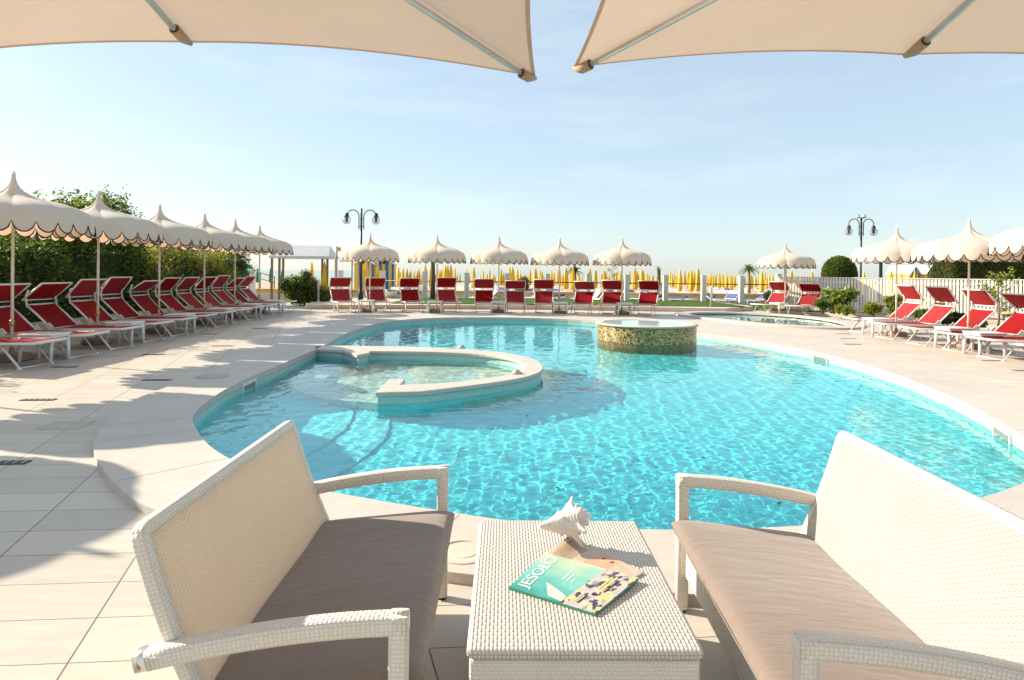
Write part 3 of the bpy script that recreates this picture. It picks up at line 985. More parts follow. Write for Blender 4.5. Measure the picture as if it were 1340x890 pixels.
for i in range(3):
    decal(t1, at1, 'printed_line', [(.40 + .05 * i, .48), (.412 + .05 * i, .48), (.412 + .05 * i, .78 - .1 * i), (.40 + .05 * i, .78 - .1 * i)], M['ink_white'])
for u, v in ((.54, .80), (.655, .80)):
    decal(t2, at2, 'printed_eye', [(u - .012, v - .06), (u + .004, v - .07), (u + .018, v - .01), (u + .012, v + .05), (u - .006, v + .03)], M['ink_dark'])
decal(t2, at2, 'printed_initial', [(.10, .86), (.15, .86), (.15, .95), (.10, .95)], M['ink_dark'])

def text_on(t, at, s, u0, v0, v1, wu, mat, name='title'):
    cu = bpy.data.curves.new(name, 'FONT'); cu.body = s; cu.size = 1.0
    o = bpy.data.objects.new(name, cu); col.objects.link(o)
    me = bpy.data.meshes.new_from_object(o.evaluated_get(bpy.context.evaluated_depsgraph_get()))
    bpy.data.objects.remove(o)
    co = np.array([v.co[:] for v in me.vertices])
    mn, mxx = co.min(0), co.max(0)
    for v in me.vertices:
        a = (v.co.x - mn[0]) / (mxx[0] - mn[0]); h = (v.co.y - mn[1]) / (mxx[1] - mn[1])
        p = at(u0 + wu * (1 - h), v0 + (v1 - v0) * a)
        v.co = p + Vector((0, 0, 0.0012))
    me.materials.clear(); me.materials.append(mat)
    o = bpy.data.objects.new(name, me); col.objects.link(o); o.parent = t
    sd = o.modifiers.new('thick', 'SOLIDIFY'); sd.thickness = 0.0004
    return o
text_on(t1, at1, 'JESOLO', 0.06, 0.06, 0.93, 0.16, M['ink_white'])

# conch shell
def shell(loc, rz):
    b = MB()
    NS, NA = 90, 120
    r_ = random.Random(4)
    L = 0.165
    def prof(s):
        # canal -> body whorl -> shouldered spire
        if s < .60:
            f = s / .60
            return .006 + .047 * (f ** 1.15) * (1 - .10 * math.sin(PI * f))
        f = (s - .60) / .40
        st = .5 + .5 * math.cos(f * 3.2 * 2 * PI)
        return (.053 * (1 - f) ** 1.15) * (.80 + .20 * st) + .002
    rows = [(.605, .032, 7, .0), (.74, .019, 7, .3), (.85, .011, 6, .1), (.36, .012, 6, .5)]
    for i in range(NS + 1):
        s = i / NS
        for j in range(NA + 1):
            t_ = j / NA
            th = t_ * (2 * PI + .15)
            r = prof(s)
            body = math.exp(-((s - .36) / .26) ** 2)
            r *= .80 + .30 * t_ ** 1.5
            lip = max(0, (t_ - .86) / .14)
            r += body * .040 * lip ** 1.6
            r *= 1 + .018 * math.sin(s * 150) + .010 * math.sin(th * 13 + s * 20)
            dz = 0
            for sc_, hh, nn, ph in rows:
                a = (t_ * nn + ph) % 1.0 - .5
                g = math.exp(-(a / .13) ** 2 - ((s - sc_) / .036) ** 2)
                k = math.exp(-(a / .30) ** 2 - ((s - sc_) / .07) ** 2)
                r += hh * (.45 + .75 * t_) * (.8 * g + .25 * k)
                dz += g * hh * .35
            b.v.append((r * math.cos(th), r * math.sin(th), (s - .45) * L + dz))
    for i in range(NS):
        for j in range(NA):
            a = i * (NA + 1) + j
            b.face((a, a + 1, a + NA + 2, a + NA + 1), 0, None, True)
    t = NT('shell_porcelain'); v = t.coord()
    n1 = t.noise(v, 28, 5); n2 = t.noise(t.mapping(v, (1, 1, 5)), 34, 4)
    c = t.ramp(n1, [(0.3, (0.74, 0.62, 0.54)), (0.5, (0.82, 0.75, 0.68)), (0.8, (0.85, 0.81, 0.76))])
    c = t.mix(t.math('MULTIPLY', t.math('GREATER_THAN', n2, 0.66), 0.4), c, (0.52, 0.34, 0.25))
    t.col(c); t.set(Roughness=0.4)
    t.bump(n1, 0.4, 0.003)
    t.translucent((0.85, 0.55, 0.42), 0.15)
    o = b.obj('conch_shell', t.m)
    sd = o.modifiers.new('thick', 'SOLIDIFY'); sd.thickness = .0035
    return tag(o, 'spiky white conch shell resting on the wicker table', 'seashell')
sh = shell(None, 0)
p_ = G(737, 720, TZ)
sh.rotation_euler = (Matrix.Rotation(math.radians(20), 4, 'Z') @ Matrix.Rotation(math.radians(86), 4, 'Y') @ Matrix.Rotation(math.radians(40), 4, 'Z')).to_euler()
sh.location = (p_[0], p_[1], TZ)
sh.scale = (1.12, 1.12, 1.25)
bpy.context.view_layer.update()
zmin = min((sh.matrix_world @ v.co).z for v in sh.data.vertices)
sh.location.z += TZ - zmin - 0.001

# skimmer lid sunk in the coping between loveseat and table
p = G(606, 722, CZ)
b = MB(); b.lathe([(0.135, 0.0), (0.135, 0.006), (0.115, 0.009), (0.11, 0.003), (0.075, 0.003), (0.07, 0.006), (0.004, 0.006)], 36, smooth=False)
tag(b.obj('skimmer_lid', M['kerb'], None, (p[0], p[1], CZ - .002)), 'round white lid set in the coping beside the coffee table', 'lid')

# ------------------------------------------------------------------ two big square parasols overhead
def parasol(label, cx, cy0, half, zc, zm, zh):
    t = thing('square_parasol', label, 'parasol', (cx, cy0, 0))
    corners = [(half, half), (-half, half), (-half, -half), (half, -half)]
    hub = Vector((0, 0, zh))
    def P8(i):
        if i % 2 == 0: c = corners[i // 2]; return Vector((c[0], c[1], zc))
        a, c = corners[i // 2], corners[(i // 2 + 1) % 4]
        return Vector(((a[0] + c[0]) / 2, (a[1] + c[1]) / 2, zm))
    ring = [P8(i) for i in range(8)]
    b = MB(); N = 10
    for i in range(8):
        A, C = ring[i], ring[(i + 1) % 8]
        base = len(b.v)
        for r_ in range(N + 1):
            f = r_ / N
            for s_ in range(N + 1):
                g = s_ / N
                p = hub.lerp(A.lerp(C, g), f)
                p = p + (hub - p) * (0.030 * f * f * 4 * g * (1 - g))
                p.z += (0.012 * f - 0.02 * f * (1 - f)) * 4 * g * (1 - g) + .004 * math.sin(g * 17 + f * 5) * f * (1 - f)
                b.v.append(tuple(p))
        for r_ in range(N):
            for s_ in range(N):
                a = base + r_ * (N + 1) + s_
                b.face((a, a + N + 1, a + N + 2, a + 1), 0, None, True)
        hem = [b.v[base + N * (N + 1) + s_] for s_ in range(N + 1)]
        for h0, h1 in zip(hem[:-1], hem[1:]):
            h0, h1 = Vector(h0), Vector(h1)
            k = b.add([h0 + Vector((0, 0, .001)), h1 + Vector((0, 0, .001)), h1 + (hub - h1) * .012 - Vector((0, 0, .003)), h0 + (hub - h0) * .012 - Vector((0, 0, .003))])
            b.face((k, k+1, k+2, k+3), 0)
    b.obj('canopy', M['parasol'], t)
    for i in range(8):
        A = ring[i]; dn = Vector((0, 0, -0.022))
        L_ = (A - hub).length; tip = 0.13 / L_ if i % 2 else 0.085 / L_
        pocket_in = hub.lerp(A, 1 - tip)
        b = MB(); b.tube([hub + dn, pocket_in + dn], 0.0125 if i % 2 else 0.011, n=10); rb = b.obj('rib', M['parasol_rib'], t)
        b = MB(); b.tube([hub.lerp(A, 1 - tip * 1.02) + dn, hub.lerp(A, 1 - tip * .5) + dn * .9, A + dn * .25], [0.021, 0.02, 0.008], n=10); b.obj('end_pocket', M['parasol_dark'], rb)
        b = MB(); b.tube([hub.lerp(A, 1 - tip * 1.05) + dn, hub.lerp(A, 1 - tip * .95) + dn], 0.0165, n=10); b.obj('end_plug', M['black'], rb)
    b = MB(); b.tube([(0, 0, 0.05), (0, 0, zh + .12)], 0.028, n=14); b.obj('pole', M['parasol_rib'], t)
    b = MB(); b.lathe([(0.27, 0), (0.27, .05), (0.1, .07), (0.04, .3)], 28); b.obj('base', M['dark_metal'], t)
    return t
cl = D(701, 101, 2.6); cr = D(750, 89, 2.465)
ml = D(250, 56, 2.6); mr = D(1183, 72.5, 2.465)
parasol('beige square parasol overhead whose corner hangs nearest the picture centre', ml[0], 2.6 - (cl[0] - ml[0]), cl[0] - ml[0], cl[2], ml[2], ml[2] + 0.32)
parasol('beige square parasol overhead with a bright sunlit hem down its edge', mr[0], 2.465 - (mr[0] - cr[0]), mr[0] - cr[0], cr[2], mr[2], mr[2] + 0.30)

# ------------------------------------------------------------------ scalloped sun umbrellas
def make_umbrella(name, label, hgt, rad, top_mat, group):
    t = thing(name, label, 'umbrella', (0, 0, 0), 0, group)
    rim = hgt - 0.82
    prof = [(0.022, 0), (0.032, -.07), (0.05, -.14), (0.085, -.21), (0.14, -.27), (0.24, -.335), (0.40, -.39), (0.60, -.44), (0.79, -.495), (0.93, -.565), (0.99, -.66), (1.0, -.78)]
    N = 192
    b = MB()
    for k, (r, z) in enumerate(prof):
        sg = min(1, k / 7) if k < 9 else 1
        for j in range(N):
            th = 2 * PI * j / N
            fl = abs(math.sin(4 * th)) ** .8
            rr = r * rad * (0.972 + 0.045 * fl * sg)
            zz = z + 0.030 * fl * sg * (math.sin(PI * min(1, k / 9.5)))
            if k == 11:
                zz = -.755 - 0.14 * abs(math.sin(12 * th)) ** 0.55
                rr += 0.012 * abs(math.sin(12 * th))
            elif k == 10:
                zz -= 0.0
            b.v.append((rr * math.cos(th), rr * math.sin(th), hgt - .06 + zz))
    for k in range(len(prof) - 1):
        for j in range(N):
            j2 = (j + 1) % N
            b.face((k * N + j, k * N + j2, (k + 1) * N + j2, (k + 1) * N + j)[::-1], 0, None, True)
    cp = b.obj('canopy', top_mat, t)
    e0 = (len(prof) - 1) * N
    bp_ = MB(); bp_.tube([b.v[e0 + j] for j in range(N)], 0.009 if rad > 1.1 else 0.010, n=4, closed=True); bp_.obj('piping', M['piping'], cp)
    b = MB(); b.lathe([(0.028, hgt - .075), (0.03, hgt - .05), (0.02, hgt - .03), (0.012, hgt - .015), (0.002, hgt)], 10); b.obj('finial', M['pole'], t)
    b = MB(); b.tube([(0, 0, 0.04), (0, 0, hgt - .08)], 0.021, n=10); b.obj('pole', M['pole'], t)
    b = MB(); b.lathe([(0.027, .52), (0.032, .53), (0.032, .60), (0.027, .61)], 10); b.obj('bracket', M['brass'], t)
    b = MB(); b.lathe([(0.24, 0.0), (0.255, 0.03), (0.25, 0.09), (0.2, 0.11), (0.04, 0.115), (0.03, .20)], 24); b.obj('base', M['stone'], t)
    for k in range(8):
        th = PI * (k + .5) / 4 + PI / 8
        th = 2 * PI * k / 8
        p0 = Vector((0, 0, hgt - .52))
        p1 = Vector((math.cos(th) * rad * .96, math.sin(th) * rad * .96, hgt - .70))
        b = MB(); b.tube([p0, p0.lerp(p1, .5) + Vector((0, 0, .02)), p1], 0.007, n=5); b.obj('rib', M['pole'], t)
    return t

# ------------------------------------------------------------------ sun loungers
def make_lounger(label, group, tilt=0.0, raise_=0.0):
    """foot at the origin, head towards +x"""
    t = thing('sun_lounger', label, 'sun lounger', (0, 0, 0), 0, group)
    W = 0.33; bz = 0.36; xh = 1.22
    hx, hz = xh + 0.43 - raise_ * .5, 0.76 + raise_
    fr = MB()
    fr.tube([(xh + .28, W, bz - .03), (0.04, W, bz), (0.0, W - .03, bz), (0.0, -W + .03, bz), (0.04, -W, bz), (xh + .28, -W, bz - .03)], 0.019, n=8)
    fr.tube([(xh + .02, W, bz - .005), (xh + .02, -W, bz - .005)], 0.012, n=6)
    fr.obj('bed_frame', M['white_metal'], t)
    def sling(name, x0, z0, x1, z1, w_, sag, parent, n_=6):
        b = MB(); m_ = 8
        for s_ in (0, 1):
            for i in range(n_ + 1):
                for j in range(m_ + 1):
                    f, g = i / n_, j / m_
                    sg = sag * math.sin(PI * min(1, max(0, f))) * .4 + sag * (1 - (2 * g - 1) ** 2) * .6
                    b.v.append((x0 + (x1 - x0) * f, -w_ + 2 * w_ * g, z0 + (z1 - z0) * f - sg + (0.004 if s_ else 0)))
        h_ = (n_ + 1) * (m_ + 1)
        for s_ in (0, 1):
            for i in range(n_):
                for j in range(m_):
                    a = s_ * h_ + i * (m_ + 1) + j
                    f = (a, a + m_ + 1, a + m_ + 2, a + 1)
                    b.face(f if s_ else f[::-1], 0, None, True)
        return b.obj(name, M['red'], parent)
    sling('bed_sling', 0.012, bz + .014, xh, bz + .008, W - .008, 0.03, t)
    back = MB()
    for y in (W - .005, -W + .005):
        back.tube([(xh, y, bz), (xh + .22, y, bz + .21), (hx, y, hz)], 0.018, n=8)
    back.tube([(hx, W - .005, hz), (hx, -W + .005, hz)], 0.017, n=8)
    bk = back.obj('backrest_frame', M['white_metal'], t)
    sling('backrest_sling', xh + .015, bz + .02, hx - .01, hz + .004, W - .024, 0.035, t)
    for y in (W + .012, -W - .012):
        b = MB(); 
        b.box((xh + .01, y, bz + .03), (.12, .018, .10), Matrix.Rotation(-.8, 3, 'Y')); o = b.obj('hinge', M['pole'], t); bevel(o, .02, 2)
        b = MB(); b.tube([(hx - .03, y, hz - .04), (hx + .0, y, hz + .12), (hx - .05, y, hz + .25)], 0.018, n=6); b.obj('canopy_post', M['white_metal'], t)
    # shade
    cx0, cz0 = hx + .04, hz + .085
    cx1, cz1 = cx0 - .44 * math.sin(.72 + tilt), cz0 + .44 * math.cos(.72 + tilt)
    cf = MB()
    cf.tube([(cx0, W + .03, cz0), (cx1, W + .03, cz1)], 0.016, n=6); cf.tube([(cx0, -W - .03, cz0), (cx1, -W - .03, cz1)], 0.016, n=6)
    cf.tube([(cx0, W + .03, cz0), (cx0, -W - .03, cz0)], 0.017, n=6); cf.tube([(cx1, W + .03, cz1), (cx1, -W - .03, cz1)], 0.017, n=6)
    cfo = cf.obj('shade_frame', M['white_metal'], t)
    sling('shade', cx0, cz0 + .003, cx1, cz1 + .003, W + .022, 0.02, t, 4)
    # folding legs
    for x0, x1 in ((0.48, 0.20), (0.86, 1.16)):
        b = MB()
        b.tube([(x0, W - .035, bz - .01), (x1, W - .035, 0.014), (x1, -W + .035, 0.014), (x0, -W + .035, bz - .01)], 0.015, n=7)
        lg = b.obj('leg_frame', M['white_metal'], t)
        for y in (W - .035, -W + .035):
            b = MB(); b.box((x1, y, 0.012), (.04, .04, .024)); b.obj('foot_cap', M['white_plastic'], lg)
    b = MB(); b.tube([(xh + .30, W - .03, bz + .02), (xh + .30, W - .03, bz - .12), (xh + .30, -W + .03, bz - .12), (xh + .30, -W + .03, bz + .02)], 0.011, n=6); b.obj('back_stay', M['white_metal'], t)
    return t

def make_table(label, group):
    t = thing('side_table', label, 'side table', (0, 0, 0), 0, group)
    b = MB(); b.box((0, 0, .405), (.50, .44, .03)); b.box((0, 0, .375), (.47, .41, .035)); o = b.obj('table_top', M['white_plastic'], t); bevel(o, .012, 2)
    for sx in (-1, 1):
        for sy in (-1, 1):
            b = MB(); b.tube([(sx * .215, sy * .185, .365), (sx * .225, sy * .195, 0.0)], [.032, .024], n=8); b.obj('leg', M['white_plastic'], t)
    return t

GL = 'sun loungers under the umbrellas along the hedge'
GB = 'sun loungers in the row behind the pool'
GR = 'sun loungers in the row along the white fence'
GU = 'scalloped umbrellas around the pool'
GT = 'white plastic side tables between the loungers'
protos = [make_lounger('x', GL), make_lounger('x', GL, .14, -.006), make_lounger('x', GL, -.10, .006), make_lounger('x', GL, .26, .03)]
used_p = set()
proto_t = make_table('x', GT)
used = {'l': False, 't': False}
def lounger(x, y, rz, label, group, scale=1.0):
    rz += math.radians(rnd.uniform(-1.5, 1.5))
    k = rnd.choices((0, 1, 2, 3), (5, 3, 3, 1))[0]
    if k not in used_p:
        used_p.add(k); o = protos[k]; o.location = (x, y, 0); o.rotation_euler = (0, 0, rz); o['label'] = label; o['group'] = group
        o.scale = (scale,) * 3
        return o
    return dup(protos[k], (x, y, 0), rz, label, (scale,) * 3, group)
def table(x, y, rz, label):
    if not used['t']:
        used['t'] = True; o = proto_t; o.location = (x, y, 0); o.rotation_euler = (0, 0, rz); o['label'] = label; return o
    return dup(proto_t, (x, y, 0), rz, label)

# row along the hedge
for i in range(13):
    d = 8.95 + 1.1 * (i - 1)
    xf = -6.50 - .062 * (d - 8.9)
    if i == 0: lab = 'red lounger at the near end of the hedge row, only its foot end showing'
    else: lab = 'red lounger with raised shade by the hedge, %s in its row from the near end' % ORD[i]
    if i == 0: continue
    lounger(xf, d + .02 * rnd.uniform(-1, 1), PI - .02, 'red lounger with raised shade by the hedge, %s in its row from the near end' % ORD[i - 1], GL)
ul = None
for i, (px, py) in enumerate(((15, 223), (118, 248), (201, 266), (264, 278), (306, 286), (340, 294))):
    d = 9.5 + 2.2 * i
    bx = (16, 128, 208, 267, 307, 339)[i]
    p = D(bx, 400, d); hgt = D(px, py, d)[2]
    lab = 'cream scalloped umbrella with dark piping by the hedge, %s from the near end' % ORD[i]
    if ul is None:
        ul = make_umbrella('scalloped_umbrella', lab, 2.86, 1.03, M['canopy'], GU); ul.location = (p[0], d, 0); o = ul
    else: o = dup(ul, (p[0], d, 0), 0, lab)
    o.rotation_euler = (0, 0, .25 + .4 * rnd.random())
    o.scale = (1, 1, hgt / 2.86)
    tx = xf_ = -6.50 - .062 * (d - 8.9)
    table(tx - .45, d + .0, .03, 'white plastic side table at the foot of the %s umbrella by the hedge' % ORD[i])
# the umbrella just outside the frame, whose shade falls on the coping
for y_, lab in ((7.0, 'first'), (4.8, 'second')):
    o = dup(ul, (-7.2, y_, 0), .5, 'cream scalloped umbrella outside the view, %s past the near end of the hedge row' % lab)

# row behind the pool
back = [(454, 608.6, -10), (500.5, 608.2, -9), (543, 608.5, -6), (591.5, 409, -6), (633, 410, -1), (675.5, 411, 0), (713, 411, 0), (758.5, 411.5, 5), (796, 412, 6), (840, 412.5, 8)]
for i, (px, py, off) in enumerate(back):
    if py > 500: py -= 200
    p = G(px, py + .6, 0)
    ang = math.atan2(1.25, off / F * 21.5 - (px - 670) / F * 1.25 * 0 )
    hx_ = D(px + off, 380, p[1] + 1.25)[0]
    ang = math.atan2(1.25, hx_ - p[0])
    lounger(p[0] - math.cos(ang) * .2, p[1] - math.sin(ang) * .2, ang, 'dark red lounger behind the pool, %s of ten counted from the round bush' % ORD[i].replace('nearest', 'first'), GB, 0.98)
ub = None
for i, (px, py) in enumerate(((481, 304), (570, 306), (652, 307.5), (732.5, 309.5), (815.5, 309.5))):
    p = G(px, 408.8 + i * .9, 0)
    hgt = D(px, py, p[1])[2]
    lab = 'cream scalloped umbrella behind the pool, %s of five counted from the round bush' % ORD[i].replace('nearest', 'first')
    if ub is None:
        ub = make_umbrella('scalloped_umbrella', lab, 2.6, 0.98, M['canopy'], GU); ub.location = (p[0], p[1] + .3, 0); o = ub
    else: o = dup(ub, (p[0], p[1] + .3, 0), 0, lab)
    o.rotation_euler = (0, 0, rnd.random()); o.scale = (1, 1, hgt / 2.6)
    table(p[0], p[1] - .15, rnd.uniform(-.05, .05), 'white side table under the %s umbrella behind the pool' % ORD[i].replace('nearest', 'first'))

# row along the fence
fence_row = [(8.36, 15.7), (8.2, 14.25), (8.14, 13.05), (8.12, 11.9), (8.05, 10.9), (8.0, 9.75)]
for i, (x, d) in enumerate(fence_row[::-1]):
    lounger(x, d, .03, 'bright red lounger beside the white fence, %s in its row from the near end' % ORD[i], GR, 0.97)
for i, (px, py, bpx, d) in enumerate(((1398, 262, 1388, 10.35), (1270, 286, 1267.5, 12.45), (1172, 296.5, 1173, 14.95))):
    p = D(bpx, 400, d); hgt = D(px, py, d)[2]
    o = dup(ul, (p[0], d, 0), .1 + .5 * i, 'cream scalloped umbrella beside the white fence, %s of three from the near end' % ORD[i])
    s_ = .93
    o.scale = (s_, s_, hgt / 2.86)
    tp = G((0, 1228, 1140)[i], (0, 455, 440)[i], 0) if i else (8.6, 10.3, 0)
    table(tp[0] + .2, d - .05, .02, 'white side table under the %s umbrella beside the fence' % ORD[i])
table(8.5, 11.3 + 0.1, .02, 'white side table between the two nearest fence row loungers in view')
# pair by the paddling pool
for px, py, hp, nm in ((988, 411, 1026, 'farther from the fence'), (1034, 413.5, 1066, 'nearer to the fence')):
    p = G(px + 8, py, 0); q = D(hp, 380, p[1] + 1.15)
    ang = math.atan2(1.15, q[0] - p[0])
    lounger(p[0] - .2 * math.cos(ang), p[1] - .2 * math.sin(ang), ang, 'red lounger on the terrace behind the paddling pool, %s' % nm, 'sun loungers behind the paddling pool', 0.98)
p = G(1032, 411, 0)
o = dup(ub, (p[0], p[1] + .3, 0), .4, 'cream scalloped umbrella standing alone behind the paddling pool')
o.scale = (1.02, 1.02, D(1034, 317, p[1] + .3)[2] / 2.6)
q = G(1019, 411.5, 0); table(q[0], q[1], .5, 'white side table between the two loungers behind the paddling pool')

for k, o in enumerate(protos):
    if k not in used_p:
        for q in [o] + list(o.children_recursive): bpy.data.objects.remove(q)

# ------------------------------------------------------------------ terrace edge, beach and sea
def struct(o): return tag(o, kind='structure')
plat = [G(399, 404.6)[:2], G(560, 404.6)[:2], G(700, 405.2)[:2], G(830, 407)[:2], G(950, 409)[:2], (9.6, 25.2), (9.4, 29.0), (-8.0, 29.0), (-7.9, 25.0)]
b = MB(); b.prism(plat, 0.0, 0.16); o = b.obj('terrace_step', M['kerb']); bevel(o, .02, 2); struct(o)
lawn_poly = [(-4.6, 24.2), (9.0, 24.3), (9.0, 28.6), (-4.6, 28.6)]
b = MB(); b.prism(lawn_poly, 0.155, 0.185); struct(b.obj('lawn', M['lawn']))
lawn2 = [(9.75, 23.9), (16.5, 22.5), (17.5, 28.5), (9.75, 28.5)]
b = MB(); b.prism([(9.75, 23.7), (14.2, 23.4), (16.5, 28.5), (9.75, 28.5)], 0.0, 0.045); struct(b.obj('lawn', M['lawn']))
def grass(name, poly, z, n, h):
    r = np.random.RandomState(3); P = np.array(poly); pts = []
    while len(pts) < n:
        q = r.uniform(P.min(0), P.max(0), (n, 2)); pts += q[inside(poly, q[:, 0], q[:, 1])].tolist()
    b = MB()
    for x, y in pts[:n]:
        a = r.rand() * 2 * PI; hh = h * (.5 + r.rand()); wv = .006
        k = b.add([(x - wv * math.cos(a), y - wv * math.sin(a), z), (x + wv * math.cos(a), y + wv * math.sin(a), z), (x + r.normal() * .02, y + r.normal() * .02, z + hh)])
        b.face((k, k + 1, k + 2), 0)
    return tag(b.obj(name, M['grass']), 'short bright green lawn grass on the terrace behind the pool', 'grass', None, 'stuff')
grass('grass', lawn_poly, .185, 16000, .055)
grass('grass', [(9.85, 23.9), (14.0, 23.6), (16.2, 28.2), (9.85, 28.3)], .045, 9000, .06)['label'] = 'short bright green lawn grass behind the paddling pool'

def sand_z(y): return -0.12 - 0.0065 * (y - 27)
b = MB()
ys = [26.4, 30, 36, 45, 60, 80, 110, 150]; xs = list(np.linspace(-420, 420, 60))
r_ = np.random.RandomState(9)
for y in ys:
    for x in xs: b.v.append((x, y, sand_z(y) + (r_.normal() * .02 if y > 32 else 0)))
W_ = len(xs)
for i in range(len(ys) - 1):
    for j in range(W_ - 1): b.face((i * W_ + j, i * W_ + j + 1, (i + 1) * W_ + j + 1, (i + 1) * W_ + j), 0, None, True)
struct(b.obj('beach', M['sand']))
b = MB(); k = b.add([(-5000, 138, -.84), (5000, 138, -.84), (5000, 6500, -.84), (-5000, 6500, -.84)]); b.face((k, k+1, k+2, k+3)); struct(b.obj('sea', M['sea']))

# promenade wall with ochre top
wl_ = thing('promenade_wall', 'long low promenade wall with an ochre top in front of the beach', 'wall', (0, 31.6, 0))
b = MB(); b.box((-1.5, 0, .10), (31, .3, .52)); b.obj('wall', M['cream'], wl_)
b = MB(); b.box((-1.5, 0.05, .41), (31.2, .6, .10)); b.obj('coping', M['orange'], wl_)
rl = thing('promenade_railing', 'thin dark railing along the promenade before the beach umbrellas', 'railing', (0, 33.0, 0))
b = MB(); b.tube([(-7.2, 0, .90), (14.2, 0, .90)], .028, n=6); b.obj('handrail', M['dark_metal'], rl)
for i in range(11):
    b = MB(); x = -7.2 + 2.14 * i; b.tube([(x, 0, sand_z(33) - .05), (x, 0, .9)], .022, n=6); b.obj('post', M['dark_metal'], rl)

PIL = [330.5, 446, 501, 556.5, 611, 664, 717, 770, 820.5, 871, 921, 970.5, 1019]
for i, px in enumerate(PIL):
    d = 28.4
    p = D(px, 350, d)
    zt = 1.41 if i < 4 else 1.36
    if i == 12: zt = 1.46
    t = thing('terrace_pillar', 'square cream pillar at the terrace edge, %s counted from the hedge side' % ORD[i].replace('nearest', 'first'), 'pillar', (p[0], d, .16 if 0 < i < 12 else 0.0), 0, 'square pillars along the terrace edge')
    b = MB(); zb = .16 if 0 < i < 12 else 0
    b.box((0, 0, (zt - zb) / 2 - .02), (.205, .205, zt - zb - .04)); o = b.obj('shaft', M['pillar'], t); bevel(o, .01, 2)
    b = MB(); b.box((0, 0, zt - zb - .02), (.225, .225, .04)); o = b.obj('cap', M['pillar'], t); bevel(o, .008, 2)

def bollard(px, pyt, pyb, label, z=0.0, rad=.045):
    p = G(px, pyb, z); zt = D(px, pyt, p[1])[2] - z
    t = thing('marker_post', label, 'post', p, 0, 'slim round white posts around the terrace')
    b = MB(); b.lathe([(rad, 0), (rad, zt - .06), (rad * 1.15, zt - .055), (rad * 1.15, zt - .01), (rad * .7, zt)], 12); b.obj('shaft', M['post'], t)
    b = MB(); b.lathe([(rad * 1.8, 0), (rad * 1.8, .015), (rad, .03)], 12); b.obj('foot_plate', M['post'], t)
bollard(416.5, 366, 394.8, 'slim white post standing right of the round bush', .16)
bollard(930.7, 375, 401.2, 'slim white post at the lawn edge behind the paddling pool', .16, .05)
bollard(1119.5, 380, 411, 'slim white post among the plants by the white fence', 0, .06)
bollard(808.5, 374, 399, 'slim white post behind the row of red loungers', .16)
bollard(115.5, 366, 428, 'slim white post between loungers in front of the hedge', 0, .06)
bollard(10, 366.5, 440, 'slim white post at the near end of the hedge row', 0, .055)

# ------------------------------------------------------------------ beach things
def beach_umbrella(label, group, mat='yellow'):
    t = thing('closed_umbrella', label, 'beach umbrella', (0, 0, 0), 0, group)
    b = MB(); N = 20
    prof = [(.012, 2.05), (.045, 1.92), (.085, 1.7), (.115, 1.4), (.135, 1.1), (.145, .85), (.12, .72)]
    for k, (r, z) in enumerate(prof):
        for j in range(N):
            a = 2 * PI * j / N; rr = r * (1 + .16 * math.cos(a * 5 + k * .25))
            b.v.append((rr * math.cos(a), rr * math.sin(a), z + (.03 * math.cos(a * 5) if k == 6 else 0)))
    for k in range(len(prof) - 1):
        for j in range(N): b.face((k * N + j, k * N + (j + 1) % N, (k + 1) * N + (j + 1) % N, (k + 1) * N + j)[::-1], 0, None, True)
    b.face(list(range(N)), 0)
    b.face([6 * N + j for j in range(N)][::-1], 0)
    b.obj('folded_canopy', M[mat], t)
    b = MB(); b.tube([(0, 0, 0), (0, 0, 2.13)], .02, n=6); b.obj('pole', M['pole'], t)
    return t
near = [(408,341,36),(425,341,30.5),(479,336,30.5),(494.6,343.5,30.6),(521.5,348,41),(527.5,349,44),(556.5,344,36),(564,347.5,38),(583,346,33.6),(585.8,345,36),(590,345,36.5),(620,348,38),(667,347,36),(671,347.3,37),(677,350,42),(701,348.6,34),(709,354,44),(741,348,36),(750,347,35),(772,349.5,38),(779,352,42),(791,352,43),(813,351.6,34.5),(831,348,35),(840,350,37),(890,351,34.5),(905,351.6,34.8),(913.8,349,33.8),(901,354,44),(941.5,356,50),(957,357.5,44),(997,352.8,34.5),(1036,352,34),(1063,354,36),(1083.7,352,35),(1105.7,352.5,36),(1130.7,354,36),(1166.5,352,34),(1179.5,354.5,38),(1197,353.5,36)]
GN, GF = 'closed yellow umbrellas just beyond the promenade', 'closed yellow umbrellas in the far beach rows'
pu = None; cnt = {}
def stand(proto, px, pyt, d, label, group):
    p = D(px, pyt, d); zb = sand_z(d); s_ = (p[2] - zb) / 2.1
    o = dup(proto, (p[0], d, zb), rnd.random() * 6, label, None, group)
    f = 0.95 if d < 45 else 0.8
    o.scale = (f, f, s_)
    return o
pu = beach_umbrella('x', GN)
names = ['first', 'second', 'third', 'fourth', 'fifth', 'sixth', 'seventh', 'eighth', 'ninth', 'tenth', 'eleventh', 'twelfth', 'thirteenth']
for px, py, d in sorted(near):
    g = sum(1 for q in PIL if q < px)
    cnt[g] = cnt.get(g, 0) + 1
    if g >= 13: lab = 'closed yellow umbrella topping the white fence, %s from its pillar end' % names[cnt[g] - 1]
    else: lab = 'tall closed yellow umbrella past the %s terrace pillar, %s before the next pillar' % (names[g - 1], names[cnt[g] - 1])
    stand(pu, px, py, d, lab, GN)
